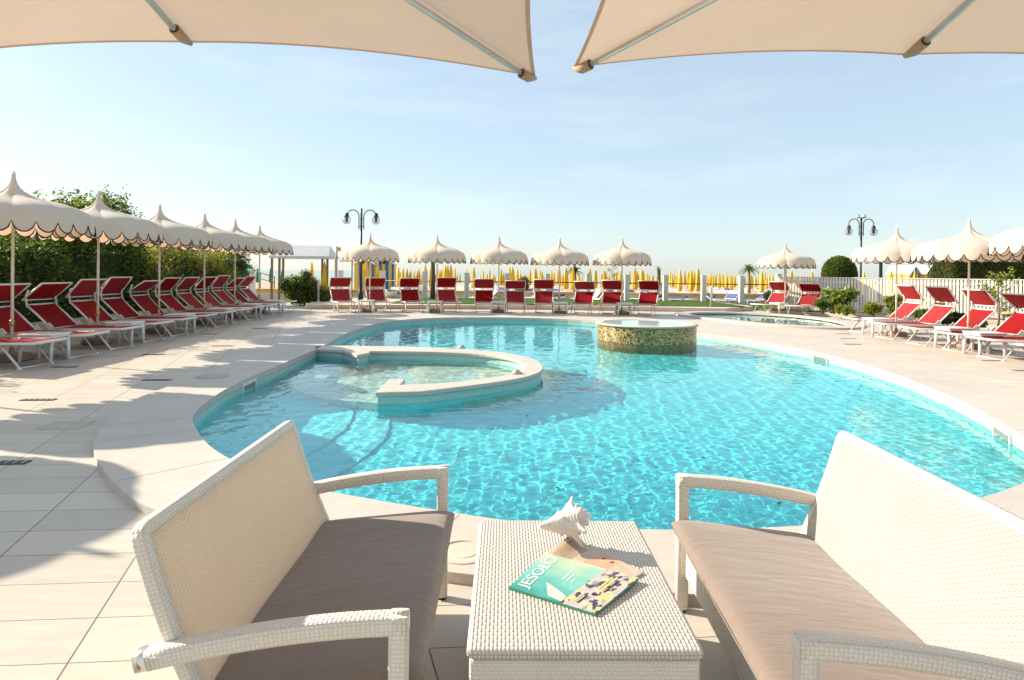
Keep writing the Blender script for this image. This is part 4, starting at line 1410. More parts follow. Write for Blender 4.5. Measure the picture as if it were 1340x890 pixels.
far = [(533,350),(537.6,351),(542,352),(546,353),(549,353),(573.5,350),(577,352),(580,352),(648,360),(652,358),(655,357),(659,355.5),(722,352),(725,354),(730,351),(736.5,357),(787,357),(797,356),(823,353.5),(834,352.5),(847.4,356),(849.5,359),(854,357.5),(861,359),(867,356.5),(880,356),(883,357.5),(885.5,359),(926,360),(929,359),(936.5,357.5),(946.6,358),(951,361),(959.5,359),(967,358.5),(975,361),(984,360),(988.7,359),(991.6,361),(983,361),(1003,361),(1007,356.5),(1014.6,358),(1044,358.5),(1048,359),(1076,357.5),(1136,359.5),(1142.7,359.5),(1155,361)]
for k in range(112): far.append((522 + 4.55 * k + rnd.uniform(-2.5, 2.5), 356.0 + (522 + 4.55 * k - 670) * ROLL + rnd.uniform(-.6, 4.0)))
for k in range(30): far.append((526 + 16.8 * k + rnd.uniform(-6, 6), 349.5 + (526 + 16.8 * k - 670) * ROLL + rnd.uniform(0, 4)))
LF = 'slender closed yellow umbrella in the far rows across the beach'
for px, py in far:
    h0 = H0 + (px - 670) * ROLL
    d = 52 + rnd.uniform(-3, 8) if py < h0 + .8 else 70 + rnd.uniform(-6, 14)
    o = stand(pu, px, py, d, LF, GF)
for o in [pu] + list(pu.children): bpy.data.objects.remove(o)
pg = beach_umbrella('x', 'closed green umbrellas on the beach', 'green_cloth')
for i, (px, py) in enumerate(((319.5, 347), (323.6, 350), (326, 352), (337, 349.5), (354, 349.5), (369, 352))):
    stand(pg, px, py, 52, 'closed green beach umbrella near the gazebo, %s from the hedge' % names[i], 'closed green umbrellas on the beach')
for o in [pg] + list(pg.children): bpy.data.objects.remove(o)
p = D(313, 358, 50)
t = thing('green_umbrella', 'open green beach umbrella just past the dark trimmed hedge', 'beach umbrella', (p[0], 50, sand_z(50)))
b = MB(); b.lathe([(1.0, 1.72), (1.02, 1.85), (.85, 2.02), (.5, 2.16), (.02, 2.24)], 20, cap=False); b.obj('canopy', M['green_cloth'], t)
b = MB(); b.tube([(0, 0, 0), (0, 0, 2.3)], .022, n=6); b.obj('pole', M['pole'], t)

def beach_lounger(label, group):
    t = thing('beach_lounger', label, 'beach lounger', (0, 0, 0), 0, group)
    b = MB(); b.tube([(0, .29, .32), (1.3, .29, .32), (1.75, .29, .62)], .022, n=5); b.tube([(0, -.29, .32), (1.3, -.29, .32), (1.75, -.29, .62)], .022, n=5)
    for x in (.25, 1.2):
        b.tube([(x, .29, .32), (x + .06, .29, 0), (x + .06, -.29, 0), (x, -.29, .32)], .018, n=5)
    b.obj('frame', M['white_plastic'], t)
    b = MB(); b.box((.66, 0, .33), (1.28, .54, .018)); b.box((1.53, 0, .475), (.53, .54, .018), Matrix.Rotation(-.588, 3, 'Y')); b.obj('sling', M['white_plastic'], t)
    b = MB(); b.box((.75, 0, .35), (.75, .50, .016)); b.box((1.53, 0, .492), (.40, .50, .016), Matrix.Rotation(-.588, 3, 'Y')); b.obj('towel', M['blue_cloth'], t)
    return t
GBL = 'white beach loungers with dark blue towels on the sand'
pb = beach_lounger('x', GBL)
def plain_lounger(o):
    for c in o.children:
        if c.name.startswith('towel'): bpy.data.objects.remove(c); break
for i in range(19):
    px = 512 + 26.5 * i + rnd.uniform(-6, 6); d = 30.2 + rnd.uniform(-.35, .35)
    p = D(px, 390, d); bl = rnd.random() < .55
    o = dup(pb, (p[0], d, sand_z(d)), PI / 2 + rnd.uniform(-.9, .9) + (PI if rnd.random() < .2 else 0), 'white beach lounger %s in front of the promenade wall' % ('with a dark blue towel' if bl else 'without any towel'), None, 'beach loungers before the promenade wall')
    if not bl: plain_lounger(o)
for d in (37, 41, 46, 52):
    for i in range(13):
        px = 520 + 41 * i + rnd.uniform(-9, 9); p = D(px, 380, d)
        bl = rnd.random() < .4
        o = dup(pb, (p[0], d + rnd.uniform(-.4, .4), sand_z(d)), PI / 2 + rnd.uniform(-.5, .5), 'white beach lounger %s among the umbrella rows beyond the promenade' % ('with a dark blue towel' if bl else 'without a towel'), None, GBL)
        if not bl: plain_lounger(o)
for o in [pb] + list(pb.children): bpy.data.objects.remove(o)

def hut(px, apex_y, eave_y, wpx, d, rz, label):
    p = D(px, apex_y, d); ze = D(px, eave_y, d)[2]; zb = sand_z(d); w2 = wpx / F * d / 2; za = p[2]; dp = 2.0
    t = thing('beach_hut', label, 'beach hut', (p[0], d, zb), rz, 'striped beach huts')
    e, a = ze - zb, za - zb
    b = MB(); b.prism([(-w2, 0), (w2, 0), (w2, dp), (-w2, dp)], 0, e, bottom=False, top=False)
    k = b.add([(-w2, 0, e), (w2, 0, e), (0, 0, a), (-w2, dp, e), (w2, dp, e), (0, dp, a)]); b.face((k, k+1, k+2)); b.face((k+3, k+5, k+4)); b.obj('wall', M['hut_yellow'], t)
    for f in (-.55, .12, .78):
        x0, x1 = w2 * f, w2 * (f + .34 if f < .7 else 1)
        tp = lambda x: e + (a - e) * (1 - abs(x) / w2)
        b = MB(); k = b.add([(x0, -.03, 0), (x1, -.03, 0), (x1, -.03, tp(x1)), (x0, -.03, tp(x0)), (x0, -.004, 0), (x1, -.004, 0), (x1, -.004, tp(x1)), (x0, -.004, tp(x0))])
        for fc in ((0,1,2,3),(7,6,5,4),(0,4,5,1),(1,5,6,2),(2,6,7,3),(3,7,4,0)): b.face([k + q for q in fc])
        b.obj('blue_board', M['hut_blue'], t)
    b = MB(); th = .07; ov = .10
    for sg in (-1, 1):
        k = b.add([(0, -.18, a + th), (sg * (w2 + ov), -.18, e - ov * (a - e) / w2 + th), (sg * (w2 + ov), dp + .1, e - ov * (a - e) / w2 + th), (0, dp + .1, a + th), (0, -.18, a + .002), (sg * (w2 + ov), -.18, e - ov * (a - e) / w2 + .002), (sg * (w2 + ov), dp + .1, e - ov * (a - e) / w2 + .002), (0, dp + .1, a + .002)])
        for fc in ((0,1,2,3),(7,6,5,4),(0,4,5,1),(1,5,6,2),(2,6,7,3),(3,7,4,0)):
            f_ = [k + q for q in fc]; b.face(f_ if sg > 0 else f_[::-1])
    b.obj('roof', M['hut_roof'], t)
    b = MB(); b.lathe([(.13, 0), (.13, .02), (.0, .02)], 12); o = b.obj('vent', M['black'], t, (0, -.035, a - .30)); o.rotation_euler = (PI / 2, 0, 0)
hut(476.6, 338.5, 346, 25, 50, .10, 'yellow and blue striped beach hut behind the tall lamp post')
hut(502.5, 338.5, 346, 26, 50.6, .10, 'yellow and blue striped beach hut to the right of the lamp post')
hut(1196.5, 348.5, 358, 21, 55, .45, 'striped beach hut over the white fence, the farther from the hedge block')
hut(1217.5, 348.3, 358, 22, 55.6, .45, 'striped beach hut over the white fence, next to the hedge block')

# gazebo by the beach entrance
gz = D(393, 335, 30.5)
t = thing('gazebo', 'white fabric roofed gazebo on dark posts at the beach entrance', 'gazebo', (gz[0], 30.5, 0))
x0, x1 = D(356, 335, 30.5)[0] - gz[0], D(428.5, 335, 30.5)[0] - gz[0]
ze, zr = 2.08, 2.62
b = MB(); ym, yd = .75, 1.5
k = b.add([(x0 - .1, -.1, ze), (x1 + .1, -.1, ze), (x1 - .1, ym, zr), (x0 + .1, ym, zr), (x0 - .1, yd + .1, ze), (x1 + .1, yd + .1, ze)])
for f in ((k, k+1, k+2, k+3), (k+3, k+2, k+5, k+4), (k+1, k+5, k+2), (k, k+3, k+4)): b.face(f)
b.obj('roof', M['pvc'], t)
b = MB()
for y in (-.1, yd + .1): b.box(((x0 + x1) / 2, y, ze - .06), (x1 - x0 + .2, .02, .12))
for x in (x0 - .1, x1 + .1): b.box((x, (yd) / 2, ze - .06), (.02, yd + .2, .12))
b.obj('valance', M['pvc'], t)
for x in (x0, x0 + .36, x1 - .24, x1):
    for y in ((0,) if abs(x - x0) > .1 and abs(x - x1) > .1 else (0, yd)):
        b = MB(); b.box((x, y, (ze - .06) / 2 - .05), (.09, .09, ze + .04)); b.obj('post', M['wood'], t)
p = D(346, 365, 33)
t = thing('ramp_railing', 'pale wooden handrail of the beach ramp beside the gazebo', 'railing', (p[0], 33, 0))
b = MB()
b.tube([(-.25, 0, 1.25), (.55, 0, 1.02)], .025, n=6); b.tube([(-.25, 0, .95), (.55, 0, .72)], .02, n=6); b.obj('rail', M['wood'], t)
for x, z in ((-.22, 1.28), (.52, 1.05)): 
    b = MB(); b.tube([(x, 0, sand_z(33)), (x, 0, z)], .03, n=6); b.obj('post', M['wood'], t)

# ------------------------------------------------------------------ lamps and poles
def lamp(px, d, ptop, gx, gy, label, spot=False):
    p = D(px, 350, d); zt = D(px, ptop, d)[2]; hw = gx / F * d; gz_ = D(px, gy, d)[2]
    t = thing('street_lamp', label, 'street lamp', (p[0], d, 0), 0, 'double armed globe lamps')
    b = MB(); b.lathe([(.11, 0), (.11, .5), (.075, .55), (.06, 1.2), (.045, 1.3), (.042, zt), (.0, zt + .02)], 12); b.obj('pole', M['dark_metal'], t)
    for sg in (-1, 1):
        R = (hw - .10) / 2
        cxx = .10 + R; zc = zt - R - .06
        pts = [(sg * .10, 0, zc - .55), (sg * .10, 0, zc)] + [(sg * (cxx - R * math.cos(a)), 0, zc + R * 1.0 * math.sin(a)) for a in np.linspace(.2, PI, 14)]
        pts.append((sg * hw, 0, gz_ + .22))
        b = MB(); b.tube(pts, .021, n=8); a_ = b.obj('arm', M['dark_metal'], t)
        b = MB(); b.tube([(0, 0, zc - .12), (sg * .12, 0, zc - .12)], .014, n=6); b.tube([(0, 0, zc - .42), (sg * .12, 0, zc - .42)], .014, n=6); b.obj('clamp', M['dark_metal'], a_)
        b = MB(); b.lathe([(.02, .30), (.075, .28), (.09, .16), (.085, .12), (.05, .10), (.045, -.06), (.02, -.08)], 14, (sg * hw, 0, gz_)); b.obj('lamp_holder', M['dark_metal'], t)
        b = MB(); b.lathe([(.185 * math.sin(a) + .001, -.185 * math.cos(a)) for a in np.linspace(0, PI * .84, 14)], 20, (sg * hw, 0, gz_), cap=False); b.obj('globe', M['glass'], t)
    if spot:
        for sg in (-1, 1):
            b = MB(); b.lathe([(.06, -.10), (.09, -.06), (.10, .04), (.06, .08)], 12); o = b.obj('floodlight', M['alu'], t, (sg * .15, 0, zt + .06)); o.rotation_euler = (.9, sg * .5, 0)
lamp(472.3, 26.3, 273, 19.2, 288, 'black double globe lamp post left of the pool, behind the first umbrella')
lamp(1126.5, 30, 285, 16.2, 303.5, 'black double globe lamp with small floodlights behind the white fence', True)
def pole(px, d, ptop, label, pbot=None, r=.03):
    p = D(px, 350, d); zt = D(px, ptop, d)[2]
    t = thing('thin_pole', label, 'pole', (p[0], d, 0), 0, 'plain black poles')
    b = MB(); b.lathe([(r * 2, 0), (r * 2, .02), (r, .04), (r, zt), (.0, zt + .01)], 10); b.obj('shaft', M['dark_metal'], t)
    return t, zt
t, zt = pole(440.5, 27, 322.5, 'thin black pole with a small yellow sign beside the gazebo')
b = MB(); b.box((.09, -.03, zt - .12), (.18, .02, .16)); b.obj('sign', M['hut_yellow'], t)
pole(460.5, 27.2, 331, 'thin plain black pole between the signed pole and the lamp post')
pole(1152.6, 22.2, 318, 'plain black pole standing before the white fence among the plants', r=.055)
pole(1027.8, 29, 340, 'plain black pole behind the lone umbrella by the paddling pool', r=.05)
p = D(566.5, 350, 27.5)
t = thing('wooden_post', 'thick brown trunk like post behind the second back row umbrella', 'post', (p[0], 27.5, .16))
b = MB(); b.tube([(0, 0, 0), (.01, 0, .9), (-.01, 0, 1.75)], [.12, .10, .09], n=10); b.obj('shaft', M['bark'], t)
b = MB(); b.lathe([(.12, 1.72), (.11, 1.80), (.0, 1.84)], 10); b.obj('cap', M['bark'], t)

# ------------------------------------------------------------------ white picket fence on the right
fa, fb_ = np.array((10.0, 23.8)), np.array((15.4, 19.4))
fd = (fb_ - fa) / np.linalg.norm(fb_ - fa); flen = 11.5
fang = math.atan2(fd[1], fd[0])
ft = thing('slat_fence', 'long white fence of narrow upright slats beside the loungers', 'fence', (fa[0], fa[1], 0), fang)
b = MB(); x = 0.03
while x < flen:
    b.box((x, 0, .72), (.070, .022, 1.2)); x += .098
b.obj('slats', M['fence'], ft)
b = MB()
for z in (.22, 1.18): b.box((flen / 2, .03, z), (flen, .035, .06))
b.box((flen / 2, 0, 1.335), (flen, .05, .03)); b.obj('rails', M['fence'], ft)
for i in range(9):
    b = MB(); b.box((i * flen / 8, .05, .67), (.07, .06, 1.34)); b.obj('post', M['fence'], ft)
nx_, ny_ = -fd[1], fd[0]
def along(s_, off): return (fa[0] + fd[0] * s_ - nx_ * off, fa[1] + fd[1] * s_ - ny_ * off)
pk = [along(-.3, .1), along(-.1, 1.0), along(3, 1.15), along(6.2, 1.05), along(9, .85), along(11.5, .8), along(11.5, .1)]
b = MB(); b.prism(pk, 0, .13); o = b.obj('planter_kerb', M['kerb']); bevel(o, .02, 2); struct(o)
M['soil'] = plain('planter_soil', (0.10, 0.07, 0.045), .95, 0, .3, 12)
b = MB(); b.prism([along(-.15, .14), along(0, .85), along(3, 1.0), along(6.2, .9), along(9, .7), along(11.4, .65), along(11.4, .14)], .11, .145); struct(b.obj('planter_soil', M['soil']))

# ------------------------------------------------------------------ plants
def leaf_mesh(b, pts, size, r, nm, up=0.3, asp=0.55):
    """one folded leaf per point"""
    for p in pts:
        d = r.normal(size=3); d[2] = d[2] * .7 + up; d /= np.linalg.norm(d)
        q = r.normal(size=3); q -= d * q.dot(d); q /= np.linalg.norm(q)
        nn = np.cross(d, q)
        L = size * (.6 + .8 * r.rand()); w_ = L * asp * .5
        a, m_, e = p, p + d * L * .55, p + d * L - nn * L * .12
        k = b.add([a, m_ + q * w_ + nn * w_ * .35, e, m_ - q * w_ + nn * w_ * .35])
        mi = int(nm(p, r))
        b.face((k, k + 1, k + 2), mi); b.face((k, k + 2, k + 3), mi)

def clump_points(r, centers, radii, n):
    w_ = np.array([q ** 2 for q in radii]); w_ = w_ / w_.sum()
    ix = r.choice(len(centers), n, p=w_)
    v = r.normal(size=(n, 3)); v /= np.linalg.norm(v, axis=1)[:, None]
    rad = np.array(radii)[ix] * (1 - np.abs(r.normal(size=n)) * .22)
    return np.array(centers)[ix] + v * rad[:, None]

def bush(name, label, cat, loc, centers, radii, n, size, mats, pick, seed, stems=None, group=None, up=.3, asp=.55, core=True):
    r = np.random.RandomState(seed)
    t = thing(name, label, cat, loc, 0, group)
    b = MB(); pts = clump_points(r, centers, radii, n)
    pts = pts[pts[:, 2] > .01]
    leaf_mesh(b, pts, size, r, pick, up, asp)
    b.obj('foliage', mats, t)
    b = MB()
    for st in (stems or [[(0, 0, 0), (0, 0, max(c[2] for c in centers) * .7)]]):
        b.tube(st, [.045 * (1 - .7 * i / (len(st) - 1)) for i in range(len(st))], n=6)
    b.obj('stem', M['bark'], t)
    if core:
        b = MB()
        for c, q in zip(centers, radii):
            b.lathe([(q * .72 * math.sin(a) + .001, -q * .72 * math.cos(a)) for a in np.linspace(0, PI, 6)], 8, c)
        b.obj('dark_core', M['leaf_dark'], t)  # solid dark core added so the foliage is not see-through
    return t

def hedge(name, label, x0, x1, y0, y1, hfun, n, size, mats, pick, seed, bumps, flowers=0):
    r = np.random.RandomState(seed)
    C, R = [], []
    for _ in range(bumps):
        y = r.uniform(y0, y1); h = hfun(y); q = r.uniform(.22, .46)
        f = r.rand()
        if f < .5: c = (x1 - r.uniform(.1, .35), y, r.uniform(.15, h - q))
        elif f < .9: c = (r.uniform(x0, x1 - .2), y, h - q * r.uniform(.9, 1.3))
        else: c = (r.uniform(x0, x1), r.choice([y0 + .2, y1 - .2]), r.uniform(.2, h - q))
        C.append((c[0] - x1, c[1] - y0, c[2])); R.append(q)
    t = thing(name, label, 'hedge', (x1, y0, 0))
    b = MB(); pts = clump_points(r, C, R, n); pts = pts[pts[:, 2] > .03]
    # a few loose shoots breaking the outline
    for _ in range(int(bumps * .35) if n > 30000 else 0):       # crowded tops where the shrubs grow tallest
        y = r.normal(15.9, .75); h = hfun(y); q = r.uniform(.22, .40)
        C.append((r.uniform(x0, x1 - .3) - x1, y - y0, h - q - r.rand() * .8)); R.append(q)
    pts = np.vstack([pts, clump_points(r, C[bumps:], R[bumps:], 9000)]) if len(C) > bumps else pts
    sh_ = []
    for _ in range(int(bumps * .9)):
        y = r.uniform(y0, y1); h = hfun(y); x = r.uniform(x0, x1)
        for q in range(14): sh_.append((x - x1 + r.normal() * .05, y - y0 + r.normal() * .05, h - .1 + q * .03 * r.rand()))
    leaf_mesh(b, np.vstack([pts, np.array(sh_)]), size, r, pick)
    b.obj('foliage', mats, t)
    if flowers:
        b = MB(); leaf_mesh(b, pts[r.choice(len(pts), flowers)] + np.array((.06, 0, 0)), size * .9, r, lambda p, q: 0, .1, .9); b.obj('blossom', M['flower'], t)['kind'] = 'stuff'
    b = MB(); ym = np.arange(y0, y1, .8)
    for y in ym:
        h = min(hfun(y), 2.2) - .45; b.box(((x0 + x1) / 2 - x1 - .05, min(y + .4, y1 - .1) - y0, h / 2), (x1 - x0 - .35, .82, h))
    b.obj('dark_core', M['leaf_dark'], t)  # added dark boxes filling the hedge, no real twigs
    for y in np.arange(y0 + .5, y1, 1.4):
        b = MB(); b.tube([((x0 + x1) / 2 - x1, y - y0, 0), ((x0 + x1) / 2 - x1 + r.normal() * .1, y - y0, .7)], .05, n=6); b.obj('stem', M['bark'], t)
    return t
mixp = lambda a, c: (lambda p, r: 0 if (v := r.rand()) < a else (1 if v < c else 2))
hedge('laurel_hedge', 'tall dense green hedge with a few magenta flowers behind the loungers', -11.4, -9.75, 4.5, 16.9,
      lambda y: 2.05 + .12 * math.sin(y * 1.1) + 1.3 * math.exp(-((y - 16.2) / .8) ** 2) + .95 * math.exp(-((y - 14.8) / .6) ** 2), 42000, .085,
      [M['leaf'], M['leaf_light'], M['leaf_dark']], mixp(.5, .78), 1, 400, 90)
hedge('variegated_hedge', 'yellow green variegated hedge at the far end of the lounger row', -11.2, -9.75, 17.0, 22.6,
      lambda y: 2.1 + .12 * math.sin(y * 1.7), 17000, .085, [M['leaf_yellow'], M['leaf_light'], M['leaf']], mixp(.42, .75), 2, 170)
hedge('trimmed_hedge', 'dark squarely trimmed hedge block at the end of the lounger row', -11.6, -10.5, 24.0, 25.4,
      lambda y: 2.32, 9000, .06, [M['leaf_dark'], M['leaf'], M['leaf']], mixp(.6, .9), 3, 90)
b = MB(); b.prism([(-9.5, 4), (-9.2, 4), (-9.45, 23.5), (-9.75, 23.5)], 0, .30); o = b.obj('hedge_kerb', M['lid']); bevel(o, .02, 2); struct(o)

def fence_hedge():
    r = np.random.RandomState(8)
    x0, y0 = D(1246, 350, 25)[0], 25
    t = thing('tall_hedge', 'high clipped dark green hedge block rising behind the white fence', 'hedge', (x0, y0, 0))
    b = MB(); pts = []
    n = 26000
    for _ in range(n):
        f = r.rand(); h = 2.2
        if f < .55: p = (r.uniform(0, 9), r.uniform(-.08, .1), r.uniform(1.0, h))
        elif f < .9: p = (r.uniform(0, 9), r.uniform(0, 1.4), h + r.normal() * .04)
        else: p = (r.uniform(-.08, .08), r.uniform(0, 1.4), r.uniform(.2, h))
        pts.append((p[0], p[1], p[2] + .05 * math.sin(p[0] * 2.1)))
    leaf_mesh(b, np.array(pts), .075, r, mixp(.45, .7)); b.obj('foliage', [M['leaf'], M['leaf_rust'], M['leaf_dark']], t)
    b = MB(); b.box((4.5, .7, 1.02), (8.8, 1.2, 2.0)); b.obj('dark_core', M['leaf_dark'], t)  # added dark box that closes the hedge to view
    for x in (1, 3, 5, 7): 
        b = MB(); b.tube([(x, .7, 0), (x, .7, .8)], .06, n=6); b.obj('stem', M['bark'], t)
fence_hedge()

def dome(px, pyt, halfpx, d, label):
    r = np.random.RandomState(21)
    p = D(px, pyt, d); R = halfpx / F * d; h = p[2]
    t = thing('topiary_bush', label, 'topiary', (p[0], d, 0))
    b = MB(); v = r.normal(size=(15000, 3)); v /= np.linalg.norm(v, axis=1)[:, None]; v[:, 2] = np.abs(v[:, 2])
    z0 = h - R * 1.25
    pts = np.stack([v[:, 0] * R, v[:, 1] * R, z0 + v[:, 2] ** .9 * R * 1.25], 1) * (1 - np.abs(r.normal(size=(15000, 1))) * .02)
    low = r.uniform(0, 1, (5000, 2)); an = low[:, 0] * 2 * PI
    pts = np.vstack([pts, np.stack([np.cos(an) * R, np.sin(an) * R, z0 * low[:, 1]], 1)])
    leaf_mesh(b, pts, .06, r, mixp(.5, .7)); b.obj('foliage', [M['leaf'], M['leaf_light'], M['leaf_dark']], t)
    b = MB(); b.lathe([(R * .9, .1), (R * .93, z0)] + [(R * .93 * math.cos(a), z0 + R * 1.17 * math.sin(a)) for a in np.linspace(.1, 1.5, 8)], 20); b.obj('dark_core', M['leaf_dark'], t)  # added dark filler under the leaf shell
    b = MB(); b.tube([(0, 0, 0), (0, 0, .3)], .06, n=6); b.obj('stem', M['bark'], t)
dome(1098.5, 335.5, 20.5, 27.5, 'smooth round clipped topiary dome rising behind the white fence')

# round shrub by the terrace step
bp0 = G(395, 399.5, 0); r5 = np.random.RandomState(31)
C = [tuple((r5.normal() * .36, r5.normal() * .32, .3 + abs(r5.normal()) * .48)) for _ in range(26)]
C = [(x, y, min(z, 1.28 - .45 * (x * x + y * y))) for x, y, z in C]
bush('round_shrub', 'large round bush, green with rusty leaves, beside the terrace step', 'bush', (bp0[0], bp0[1] + .3, 0), C, [.27 + .12 * r5.rand() for _ in C], 9000, .085,
     [M['leaf'], M['leaf_light'], M['leaf_rust'], M['leaf_dark']], lambda p, r: (2 if r.rand() < .75 else 1) if p[0] > .22 + r.normal() * .12 else (1 if r.rand() < .35 else (0 if r.rand() < .6 else 3)), 32)

def small_bush(px, pyb, hpx, wpx, label, mats, seed, n=1600, size=.09, z=.0, name='garden_shrub', asp=.5, up=.4, nc=9):
    p = G(px, pyb, z); h = hpx / F * p[1]; w_ = wpx / F * p[1] / 2
    r = np.random.RandomState(seed)
    C = [(r.uniform(-1, 1) * w_ * .6, r.uniform(-1, 1) * w_ * .6, h * (.3 + .5 * r.rand())) for _ in range(nc)]
    return bush(name, label, 'shrub', p, C, [min(w_, h) * (.24 + .22 * r.rand()) for _ in C], n, size, mats, mixp(.5, .8), seed, None, None, up, asp, core=True)
M['leaf_glare'] = leafmat('leaf_glare', (0.42, 0.45, 0.30), (0.62, 0.62, 0.48), (0.5, 0.55, 0.3))  # whitish sun glare on the leaves, painted into their colour
gl = [M['leaf'], M['leaf_light'], M['leaf_dark']]
ly = [M['leaf_light'], M['leaf_yellow'], M['leaf']]
small_bush(1043.5, 399, 27, 17, 'upright feathery green shrub between the two paddling pool loungers', [M['leaf_light'], M['leaf'], M['leaf_light']], 41, 2200, .075, .04)
small_bush(1010, 399, 20, 24, 'low dark green shrub behind the lounger farther from the fence', [M['leaf_dark'], M['leaf'], M['leaf_dark']], 42, 2000, .08, .04)
small_bush(1098, 411, 32, 38, 'broad big leaved plant with painted sun glare in front of the white fence', [M['leaf_light'], M['leaf_glare'], M['leaf']], 43, 1500, .17, .14, asp=.6)
small_bush(1076, 411, 18, 20, 'small leafy shrub beside the lounger nearer the fence', gl, 44, 1200, .09, .14)
small_bush(1143, 414, 17, 22, 'low pale leafy plant left of the black pole by the fence', ly, 45, 800, .13, .14)
small_bush(1168, 416, 30, 26, 'loose pale leafed plant right of the black pole', ly, 46, 800, .13, .14, nc=6)
small_bush(1212, 424, 18, 26, 'clipped light green ball shrub between fence row loungers', gl, 47, 1800, .07, .14)
small_bush(1250, 430, 24, 32, 'dark glossy low bush by the fence behind red loungers', [M['leaf_dark'], M['leaf'], M['leaf_dark']], 48, 2000, .085, .14)
small_bush(1228, 424, 32, 16, 'thin yellow green plant against the fence', ly, 49, 500, .10, .14, nc=5)
small_bush(1108, 413, 12, 30, 'strip of yellowish low foliage under the big leaved plant', ly, 50, 1000, .08, .14)
small_bush(684, 389, 30, 26, 'rounded ochre green bush on the beach side of the promenade', [M['leaf_rust'], M['leaf_yellow'], M['leaf']], 51, 2500, .09, -.1)
small_bush(1278, 431, 16, 20, 'small green plant at the foot of the sapling', gl, 52, 700, .085, .14)

def sapling(px, pyb, pyt, label, z, seed, spread, n):
    p = G(px, pyb, z); h = D(px, pyt, p[1])[2] - z
    r = np.random.RandomState(seed)
    t = thing('young_tree', label, 'tree', p)
    b = MB(); b.tube([(0, 0, 0), (.03, 0, h * .35), (-.02, 0, h * .7), (0, 0, h)], [.03, .024, .016, .006], n=7)
    pts = []
    for i in range(11):
        z0 = h * (.30 + .06 * i); a = r.rand() * 6.28; L = spread * (1 - .045 * i)
        e = np.array((math.cos(a) * L, math.sin(a) * L * .6, L * .55))
        br = [np.array((0, 0, z0)) + e * f + np.array((0, 0, -.12 * f * f)) for f in (0, .35, .7, 1)]
        b.tube(br, [.011, .008, .005, .003], n=5)
        for _ in range(n):
            f = r.uniform(.25, 1.02); pts.append(np.array((0, 0, z0)) + e * f + r.normal(size=3) * .045)
    b.obj('trunk', M['bark_pale'], t)
    b = MB(); leaf_mesh(b, np.array(pts), .085, r, mixp(.6, .9)); b.obj('crown', [M['leaf_light'], M['leaf_yellow'], M['leaf']], t)
sapling(1306, 432, 358, 'spindly young tree with sparse light leaves before the white fence', .14, 61, .62, 34)
sapling(802, 388, 346, 'small airy tree beyond the ninth back row lounger', -.1, 62, .55, 26)

def palm(px, d, pyc, pyb, rpx, label, n, seed, mat, trunk, droop=1.0):
    p = D(px, pyc, d); zb = sand_z(d); h = p[2] - zb; R = rpx / F * d
    r = np.random.RandomState(seed)
    t = thing('palm_tree', label, 'palm', (p[0], d, zb), 0)
    b = MB(); b.tube([(0, 0, 0), (.02, 0, h * .5), (0, 0, h)], [.12, .095, .10] if trunk is M['bark'] else [.11, .08, .07], n=9); b.obj('trunk', trunk, t)
    b = MB()
    for i in range(n):
        a = 2 * PI * i / n + r.rand() * .5; el_ = r.uniform(-.1, 1.35)
        prev = None
        d0 = np.array((math.cos(a) * math.cos(el_), math.sin(a) * math.cos(el_), math.sin(el_)))
        pts = [np.array((0, 0, h)) + d0 * R * f + np.array((0, 0, -.55 * droop * R * f * f)) for f in np.linspace(0, 1, 6)]
        for q, (u, v) in enumerate(zip(pts[:-1], pts[1:])):
            s_ = np.cross(d0, (0, 0, 1.0)); s_ /= np.linalg.norm(s_) + 1e-6
            for sg in (-1, 1):
                for m_ in range(2):
                    o_ = u + (v - u) * (m_ / 2); tip = o_ + (d0 * .5 + s_ * sg * .8) * R * .34 * (1 - .12 * q) + np.array((0, 0, -.10 * R))
                    k = b.add([o_, o_ + (v - u) * .4, tip]); b.face((k, k + 1, k + 2), 0)
    b.obj('crown', mat, t)
palm(862, 36, 352.5, 385, 9, 'small palm with a thick dark trunk and few upright fronds', 9, 71, M['leaf_light'], M['bark'], .8)
palm(980, 36, 352, 385, 14.5, 'bushy round headed palm behind the terrace pillars', 34, 72, M['leaf'], M['bark_pale'], .9)
palm(752, 38, 354, 385, 14, 'dark bushy palm behind the eighth back row lounger', 32, 73, M['leaf_dark'], M['bark'], .9)

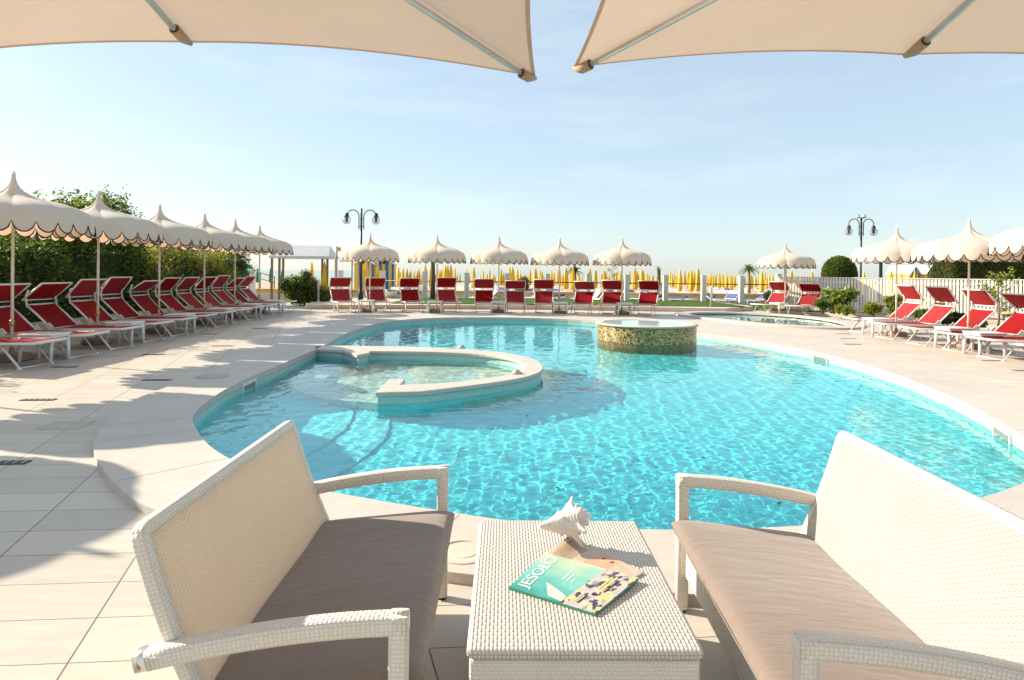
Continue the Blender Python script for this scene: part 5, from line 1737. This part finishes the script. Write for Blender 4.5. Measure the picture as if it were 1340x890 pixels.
# ------------------------------------------------------------------ small things on the deck
def drain(px, py, label, i, L_=.34, w_=.085):
    p = G(px, py, 0)
    t = thing('deck_drain', label, 'drain', (p[0], p[1], 0), math.radians(5), 'slotted drains let into the deck')
    b = MB(); b.box((0, 0, .003), (L_, w_, .006)); b.obj('grate', M['drain'], t)
    b = MB()
    for k in range(6): b.box((-L_ / 2 + L_ * (k + .5) / 6, 0, .007), (.012, w_ * .8, .003))
    b.obj('bars', M['lid'], t)
for i, (px, py) in enumerate(((4, 606), (50, 523.5), (84, 480.5), (205.5, 497.5), (200.5, 464), (291, 453), (273, 437), (340, 430))):
    drain(px, py, 'dark slotted drain on the shaded side of the deck, %s from the loveseats' % names[i], i)
for i, (px, py) in enumerate(((1340, 485), (1298, 472), (1115.5, 450.6), (1109, 443.5), (1104, 437))):
    drain(px, py, 'dark slotted drain before the fence row loungers, %s from the loveseats' % names[i], i)
for px, py, lab in ((87, 556.5, 'square cover plate in the tiles beside the bulging coping'), (278, 493, 'pale round cover plate in the coping near the skimmer slot')):
    p = G(px, py, 0.0 if px < 100 else CZ)
    b = MB()
    if px < 100: b.box((0, 0, .002), (.36, .30, .004))
    else: b.lathe([(.2, 0), (.2, .005), (.002, .005)], 24)
    tag(b.obj('cover_plate', M['lid'], None, (p[0], p[1], p[2]), .1), lab, 'cover')
p = G(1322, 431, .13)
t = thing('waste_bin', 'black bin with an orange rim at the fence behind the loungers', 'bin', (p[0], p[1], .13))
b = MB(); b.lathe([(.13, 0), (.16, .38), (.15, .38), (.12, .02)], 16); b.obj('body', M['black'], t)
b = MB(); b.lathe([(.162, .37), (.17, .38), (.17, .42), (.15, .42), (.148, .38)], 16); b.obj('rim', M['orange'], t)
rl_ = random.Random(77)
for i, (px, py) in enumerate(((975, 475), (920, 600), (690, 545), (730, 640), (1020, 660), (790, 560))):
    p = G(px, py, WZ)
    a = rl_.random() * 6; c_, s_ = math.cos(a), math.sin(a)
    b = MB(); k = b.add([(-.03 * c_, -.03 * s_, 0), (.014 * -s_, .014 * c_, .004), (.03 * c_, .03 * s_, .002), (.014 * s_, -.014 * c_, .004)]); b.face((k+3, k + 2, k + 1, k))
    o = b.obj('fallen_leaf', M['leaf_dark'], None, (p[0], p[1], WZ + .006)); tag(o, 'tiny dark leaf drifting on the sunlit pool water', 'leaf', 'dead leaves drifting on the pool')
